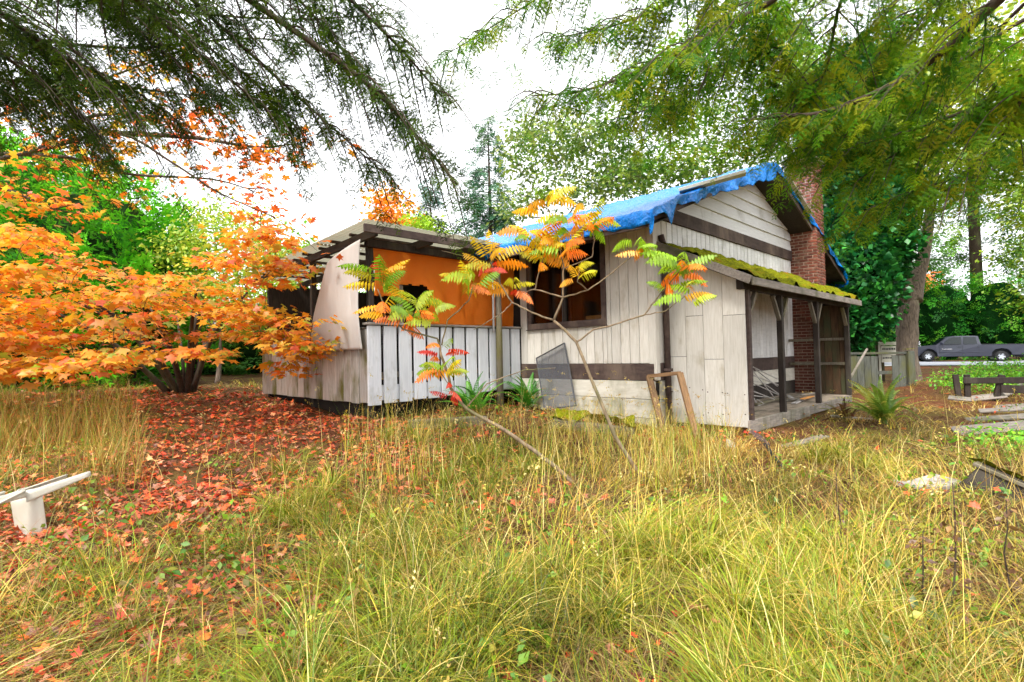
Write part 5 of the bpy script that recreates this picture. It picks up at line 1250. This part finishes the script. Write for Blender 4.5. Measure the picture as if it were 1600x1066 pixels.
def samp(n, y0, y1, amax=1.2, a0=None):
    Y = np.exp(rng.uniform(math.log(y0), math.log(y1), n)); X = Y*rng.uniform(-amax if a0 is None else a0, amax, n)
    k = ~in_building(X, Y); return X[k], Y[k]
def blades(X, Y, L, wd, head, ph0, ph1, c0, c1, seg=3):
    """tapering curved strips; ph0/ph1: lean from the vertical at root and tip"""
    n = len(X); P = np.stack([X, Y, gz(X, Y)-.01], 1); hd = np.stack([np.cos(head), np.sin(head), np.zeros(n)], 1); sd_ = np.stack([-np.sin(head), np.cos(head), np.zeros(n)], 1)
    tw = rng.normal(0, .5, n)[:, None]; sd_ = sd_*np.cos(tw)+np.array([0, 0, 1])*np.sin(tw)*.5
    K = 2*seg+1; V = np.zeros((n, K, 3)); C = np.zeros((n, K, 3))
    for i in range(seg+1):
        t = i/seg; w_ = (wd*(1-t**1.6))[:, None]; col = c0*(1-t)+c1*t
        if i < seg: V[:, 2*i] = P+sd_*w_*.5; V[:, 2*i+1] = P-sd_*w_*.5; C[:, 2*i] = col; C[:, 2*i+1] = col
        else: V[:, 2*i] = P; C[:, 2*i] = col
        ph = ph0+(ph1-ph0)*(t+.5/seg); P = P+(hd*np.sin(ph)[:, None]+np.array([0, 0, 1])*np.cos(ph)[:, None])*(L/seg)[:, None]
    T = []
    for i in range(seg-1): T += [(2*i, 2*i+1, 2*i+3), (2*i, 2*i+3, 2*i+2)]
    T.append((2*seg-2, 2*seg-1, 2*seg)); T = np.array(T)
    return V.reshape(-1, 3), (T[None]+(np.arange(n)*K)[:, None, None]).reshape(-1, 3), np.clip(C, .003, 1).reshape(-1, 3), P
GREEN = [(128, 172, 8), (98, 150, 8), (160, 184, 12), (178, 172, 22), (80, 118, 8)]
STRAW = [(222, 194, 104), (198, 164, 76), (234, 214, 138), (172, 132, 62), (210, 184, 64)]
DEAD = [(160, 126, 76), (190, 156, 100), (128, 96, 60), (206, 178, 116)]
def grass():
    parts = []
    # matted dead thatch lying on the soil
    X, Y = samp(82000, 1.4, 17); k = rng.random(len(X)) < np.where(litter(X, Y) > .5, .12, .8); X, Y = X[k], Y[k]; n = len(X)
    fl = .6*fnoise(X, Y, .9, 5)+rng.normal(0, 1.0, n)
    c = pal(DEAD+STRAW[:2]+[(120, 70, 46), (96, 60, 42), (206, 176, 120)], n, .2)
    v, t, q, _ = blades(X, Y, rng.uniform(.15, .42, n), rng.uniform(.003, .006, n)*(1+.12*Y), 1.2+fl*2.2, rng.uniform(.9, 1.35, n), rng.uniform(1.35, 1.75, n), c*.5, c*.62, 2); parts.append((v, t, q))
    # living and half-dry blades in tufts
    nt_ = 3100; TX, TY = samp(nt_, 1.45, 16); nb = 40; tsp = rng.uniform(.03, .1, nt_)
    sp = np.repeat(tsp[:len(TX)], nb); X = np.repeat(TX, nb)+rng.normal(0, 1, len(TX)*nb)*sp*(1+.05*np.repeat(TY, nb)); Y = np.repeat(TY, nb)+rng.normal(0, 1, len(TY)*nb)*sp; tid = np.repeat(np.arange(len(TX)), nb)
    a = X/Y; grn = .7+.75*fnoise(X, Y, .8, 9)+.18*np.clip(a, -.5, .5)-.5*np.clip((Y-5.8)/3, 0, 1)*(a > -.1)-.35*np.exp(-((a-.75)/.25)**2)*(Y > 3.8)
    th = rng.normal(0, .16, len(TX))[tid]; isg = rng.random(len(X)) < np.clip(grn+th, .06, .95)
    dens = np.where(litter(X, Y) > .5, .06, np.where((litter(X, Y) > .27) & (Y > 4.4), .5, 1.0))*np.where((a > .74) & (Y > 4.0), .32, 1.0)*np.where(nearporch(X, Y), .45, 1.0)*np.where((a < -.22) & (Y < 5), .55, 1.0)*np.where((fnoise(X, Y, 2.3, 3.3) < -.12) & (Y < 6), .18, 1.0)*np.where((a < -.72) & (Y > 5.2), 1.2, 1)
    k = (rng.random(len(X)) < dens[tid*0+np.arange(len(X))]) & ~in_building(X, Y); X, Y, isg, tid, a = X[k], Y[k], isg[k], tid[k], a[k]; n = len(X)
    cg = pal(GREEN, n, .18, k=.7); cs_ = pal(STRAW+[(176, 110, 50)], n, .18, k=.85); patch = (1+.45*fnoise(X, Y, 1.5, 12.3)+rng.normal(0, .14, nt_+1)[tid])[:, None]; cg = cg*patch*np.array([1, 1, 1]); cs_ = cs_*patch; c0 = np.where(isg[:, None], cg*.75+cs_*.12, cs_*.85); tip = np.where(isg[:, None], cg*.6+cs_*.4*rng.random((n, 1)), cs_)
    hd = rng.uniform(0, 6.283, nt_+1)[tid]*.35+rng.uniform(0, 6.283, n)
    hs = rng.uniform(.4, 1.55, nt_+1)[tid]; L = rng.uniform(.16, .5, n)*hs*np.where((a > -.35) & (Y < 6.5), 1.0, .9)*np.where(Y > 8, .75, 1)*np.where(nearporch(X, Y), .6, 1)
    lod = fnoise(X, Y, 1.3, 6.1)+rng.normal(0, .12, nt_+1)[tid] > .12          # patches where the grass has been laid flat
    hd = np.where(lod, 2.5*fnoise(X, Y, .7, 1.4)+.9+rng.normal(0, .55, n), hd)
    p0 = np.where(lod, rng.uniform(.75, 1.3, n), rng.uniform(.08, .75, n)); p1 = np.where(lod, rng.uniform(1.4, 2.1, n), rng.uniform(.8, 2.4, n))
    v, t, q, _ = blades(X, Y, L*np.where(lod, 1.15, 1), rng.uniform(.0026, .006, n)*(1+.11*Y), hd, p0, p1, c0, tip, 4); parts.append((v, t, q))
    # big arching tussocks of fresh grass
    TX, TY = samp(240, 1.7, 7.2, 1.05, -.45); kk = (fnoise(TX, TY, .8, 9) > -.2) & (fnoise(TX, TY, 2.3, 3.3) > -.1) & ~((TX/TY > .68) & (TY > 3.6)); TX, TY = TX[kk], TY[kk]; nb = 85; n = len(TX)*nb; tt_ = np.repeat(np.arange(len(TX)), nb)
    ang = rng.uniform(0, 6.283, n); rr = np.abs(rng.normal(0, .05, n)); X = TX[tt_]+rr*np.cos(ang); Y = TY[tt_]+rr*np.sin(ang)
    cg = .68*pal(GREEN[:4]+[(150, 150, 30)], n, .14)*(rng.normal(1, .14, len(TX))[tt_][:, None]); cs_ = pal(STRAW, n, .12); mixf = (rng.random(n) < .22)[:, None]; c1 = np.where(mixf, cs_, cg)
    v, t, q, _ = blades(X, Y, rng.uniform(.28, .62, n)*rng.uniform(.7, 1.15, len(TX))[tt_], rng.uniform(.003, .0065, n)*(1+.1*Y), ang+rng.normal(0, .35, n), rng.uniform(.05, .55, n), rng.uniform(1.2, 2.7, n), c1*.9, c1*.8+cs_*.2, 5); parts.append((v, t, q))
    # tall weeds in the mound at the left and the strip by the house
    for (n0, y0, y1, a0, a1, L0, L1, cols) in ((5200, 5.4, 8.6, -1.15, -.70, .45, .95, [(170, 130, 60), (150, 150, 50), (120, 150, 44), (196, 150, 80), (180, 120, 60)]), (2600, 8.6, 13, -1.2, -.72, .4, .9, STRAW+GREEN[:2]), (2900, 5.2, 8.3, -.32, .42, .35, .8, STRAW+GREEN[:2]), (1500, 2.6, 6, -.5, 1.0, .35, .65, STRAW+[(150, 150, 50)])):
        Y = rng.uniform(y0, y1, n0); X = Y*rng.uniform(a0, a1, n0); k = ~in_building(X, Y) & (rng.random(n0) < .5+.7*fnoise(X, Y, 1.6, 4)); X, Y = X[k], Y[k]; n = len(X); c = pal(cols, n, .15)
        v, t, q, tipp = blades(X, Y, rng.uniform(L0, L1, n), rng.uniform(.0025, .0045, n)*(1+.1*Y), rng.uniform(0, 6.283, n), rng.uniform(0, .3, n), rng.uniform(.3, 1.5, n), c*.85, c, 4); parts.append((v, t, q))
    # flowering stalks with drooping seed heads
    n0 = 1500; Y = np.concatenate([np.exp(rng.uniform(math.log(2.2), math.log(9), 700)), rng.uniform(5.4, 8.6, 800)]); X = Y*np.concatenate([rng.uniform(-.9, 1.0, 700), rng.uniform(-.35, .48, 800)])
    k = ~in_building(X, Y) & (rng.random(n0) < .45+.8*fnoise(X, Y, 1.1, 7)); X, Y = X[k], Y[k]; n = len(X); c = pal(STRAW, n, .1)
    hd = rng.uniform(0, 6.283, n); v, t, q, tipp = blades(X, Y, rng.uniform(.42, .85, n), .0035*(1+.11*Y), hd, rng.uniform(0, .22, n), rng.uniform(.35, 1.7, n), c, c, 5); parts.append((v, t, q))
    m = 9; idx = np.repeat(np.arange(n), m); p = tipp[idx]+np.stack([-np.cos(hd[idx]), -np.sin(hd[idx]), np.full(len(idx), .25)], 1)*(np.tile(np.arange(m), n)/m*.10)[:, None]+rng.normal(0, .012, (len(idx), 3))
    s = rng.uniform(.009, .017, len(idx))*(1+.09*Y[idx]); parts.append(scat(LEAF2[0], LEAF2[1], p, rotm(hd[idx]+rng.normal(0, .6, len(idx)), rng.normal(.5, .5, len(idx)), rng.normal(0, .6, len(idx))), s, c[idx]*.7))
    v, t, q = cat3(parts); print('grass tris', len(t))
    tag(tri_mesh('meadow_grass', v, t, q, 'grass'), 'long matted green and straw coloured grass', 'grass', kind='stuff')
grass()
def weeds():
    X, Y = samp(1500, 1.6, 11, 1.1); k = (fnoise(X, Y, 1.7, 8.8) > -.05) & (litter(X, Y) < .5); X, Y = X[k], Y[k]; nb = 9
    c = np.stack([X, Y, gz(X, Y)+rng.uniform(.03, .16, len(X))], 1)
    v, t, q = leaf_cloud(c, nb, .07, .5, .06, [(92, 140, 20), (120, 160, 30), (70, 116, 24), (150, 150, 40), (130, 100, 50)], LEAF2, .7)
    tag(tri_mesh('low_weeds', v, t, q, 'foliage'), 'small broad-leaved weeds scattered through the grass', 'weeds', kind='stuff')
weeds()
FL = [(230, 84, 36), (208, 62, 34), (236, 118, 46), (188, 82, 50), (216, 146, 116), (150, 70, 46), (226, 150, 92), (130, 54, 38), (220, 100, 60), (112, 64, 42), (150, 98, 66)]
def fallen():
    n = 62000; X, Y = samp(n, 1.5, 15, .95, -1.25); k = rng.random(len(X)) < litter(X, Y)*np.clip((Y-.4)/3.4, .5, 1); X, Y = X[k], Y[k]; n = len(X)
    z = gz(X, Y)+np.where(litter(X, Y) > .5, rng.uniform(.0, .05, n), rng.uniform(.0, .09, n)); s = rng.uniform(.035, .08, n)*np.where(Y < 4, .85, 1)
    far = np.clip(Y/9, .9, 1.25); Rm = rotm(rng.uniform(0, 6.283, n), rng.normal(0, .35, n), rng.normal(0, .35, n)+np.where(rng.random(n) < .3, math.pi, 0)); c = pal(FL, n, .16)
    near = np.argsort(np.where((Y > 2.15) & (np.abs(X/Y) < .96), Y, 99))[:120]; mk = np.ones(n, bool); mk[near] = False
    pos = np.stack([X, Y, z], 1)
    sel = rng.integers(0, 6, n)
    v, t, q = cat3([scat(CURLED[j], MAPLE[1], pos[mk & (sel == j)], Rm[mk & (sel == j)], (s*far)[mk & (sel == j)], c[mk & (sel == j)]) for j in range(6)]); print('leaves', n, len(t))
    tag(tri_mesh('leaf_litter', v, t, q, 'fallen'), 'carpet of fallen red and orange maple leaves', 'leaves', kind='stuff')
    for i in near:
        v1, t1, q1 = scat(CURLED[i % 6], MAPLE[1], np.zeros((1, 3)), Rm[i:i+1], s[i:i+1], c[i:i+1]); o = tri_mesh('fallen_leaf', v1, t1, q1, 'fallen'); o.location = Vector([float(x) for x in pos[i]])
        cr, cg, cb = c[i]; hue = 'pale pinkish' if cb > .2 else ('orange' if cg > .35*cr else ('bright red' if cr > .55 else 'dark red brown'))
        px_ = 800+FPX*X[i]/Y[i]; col = 'at the left edge' if px_ < 200 else 'left of the middle' if px_ < 520 else 'near the middle' if px_ < 900 else 'right of the middle'
        tag(o, '%s fallen maple leaf in the %s foreground grass, %s' % (hue, 'nearest' if Y[i] < 2.4 else 'near', col), 'leaf', 'fallen leaves in the foreground grass')
fallen()
def dead_weeds():
    for i, (px, py, Hh, Y, lab) in enumerate([(1318, 880, .62, 3.2, 'thin dead brown weed stalk in the grass, leftmost of the dark stalks at right'), (1492, 1000, .75, 2.7, 'tallest dead brown weed stalk in the right foreground'), (1443, 985, .5, 2.75, 'short dead weed stalk between the two taller dark stalks'), (1578, 960, .6, 2.85, 'dead brown weed stalk nearest the right edge')]):
        p = ghit(px, py); e = empty('dead_weed', p); tag(e, lab, 'weed'); V, Fs = tube_geo(wiggle((0, 0, -.02), (jit(.05), jit(.05), Hh), 6, .02), [.006, .005, .005, .004, .003, .002], 5)
        pymesh('stalk', V, Fs, 'bark_dark', e, True)
        cs = [(jit(.03), jit(.03), Hh*random.uniform(.2, 1)) for _ in range(34)]
        tag(tri_mesh('dry_leaves', *leaf_cloud(cs, 2, .02, 1, .04, [(110, 74, 46), (84, 58, 40), (130, 96, 50)]), 'fallen', e), kind='stuff')
dead_weeds()
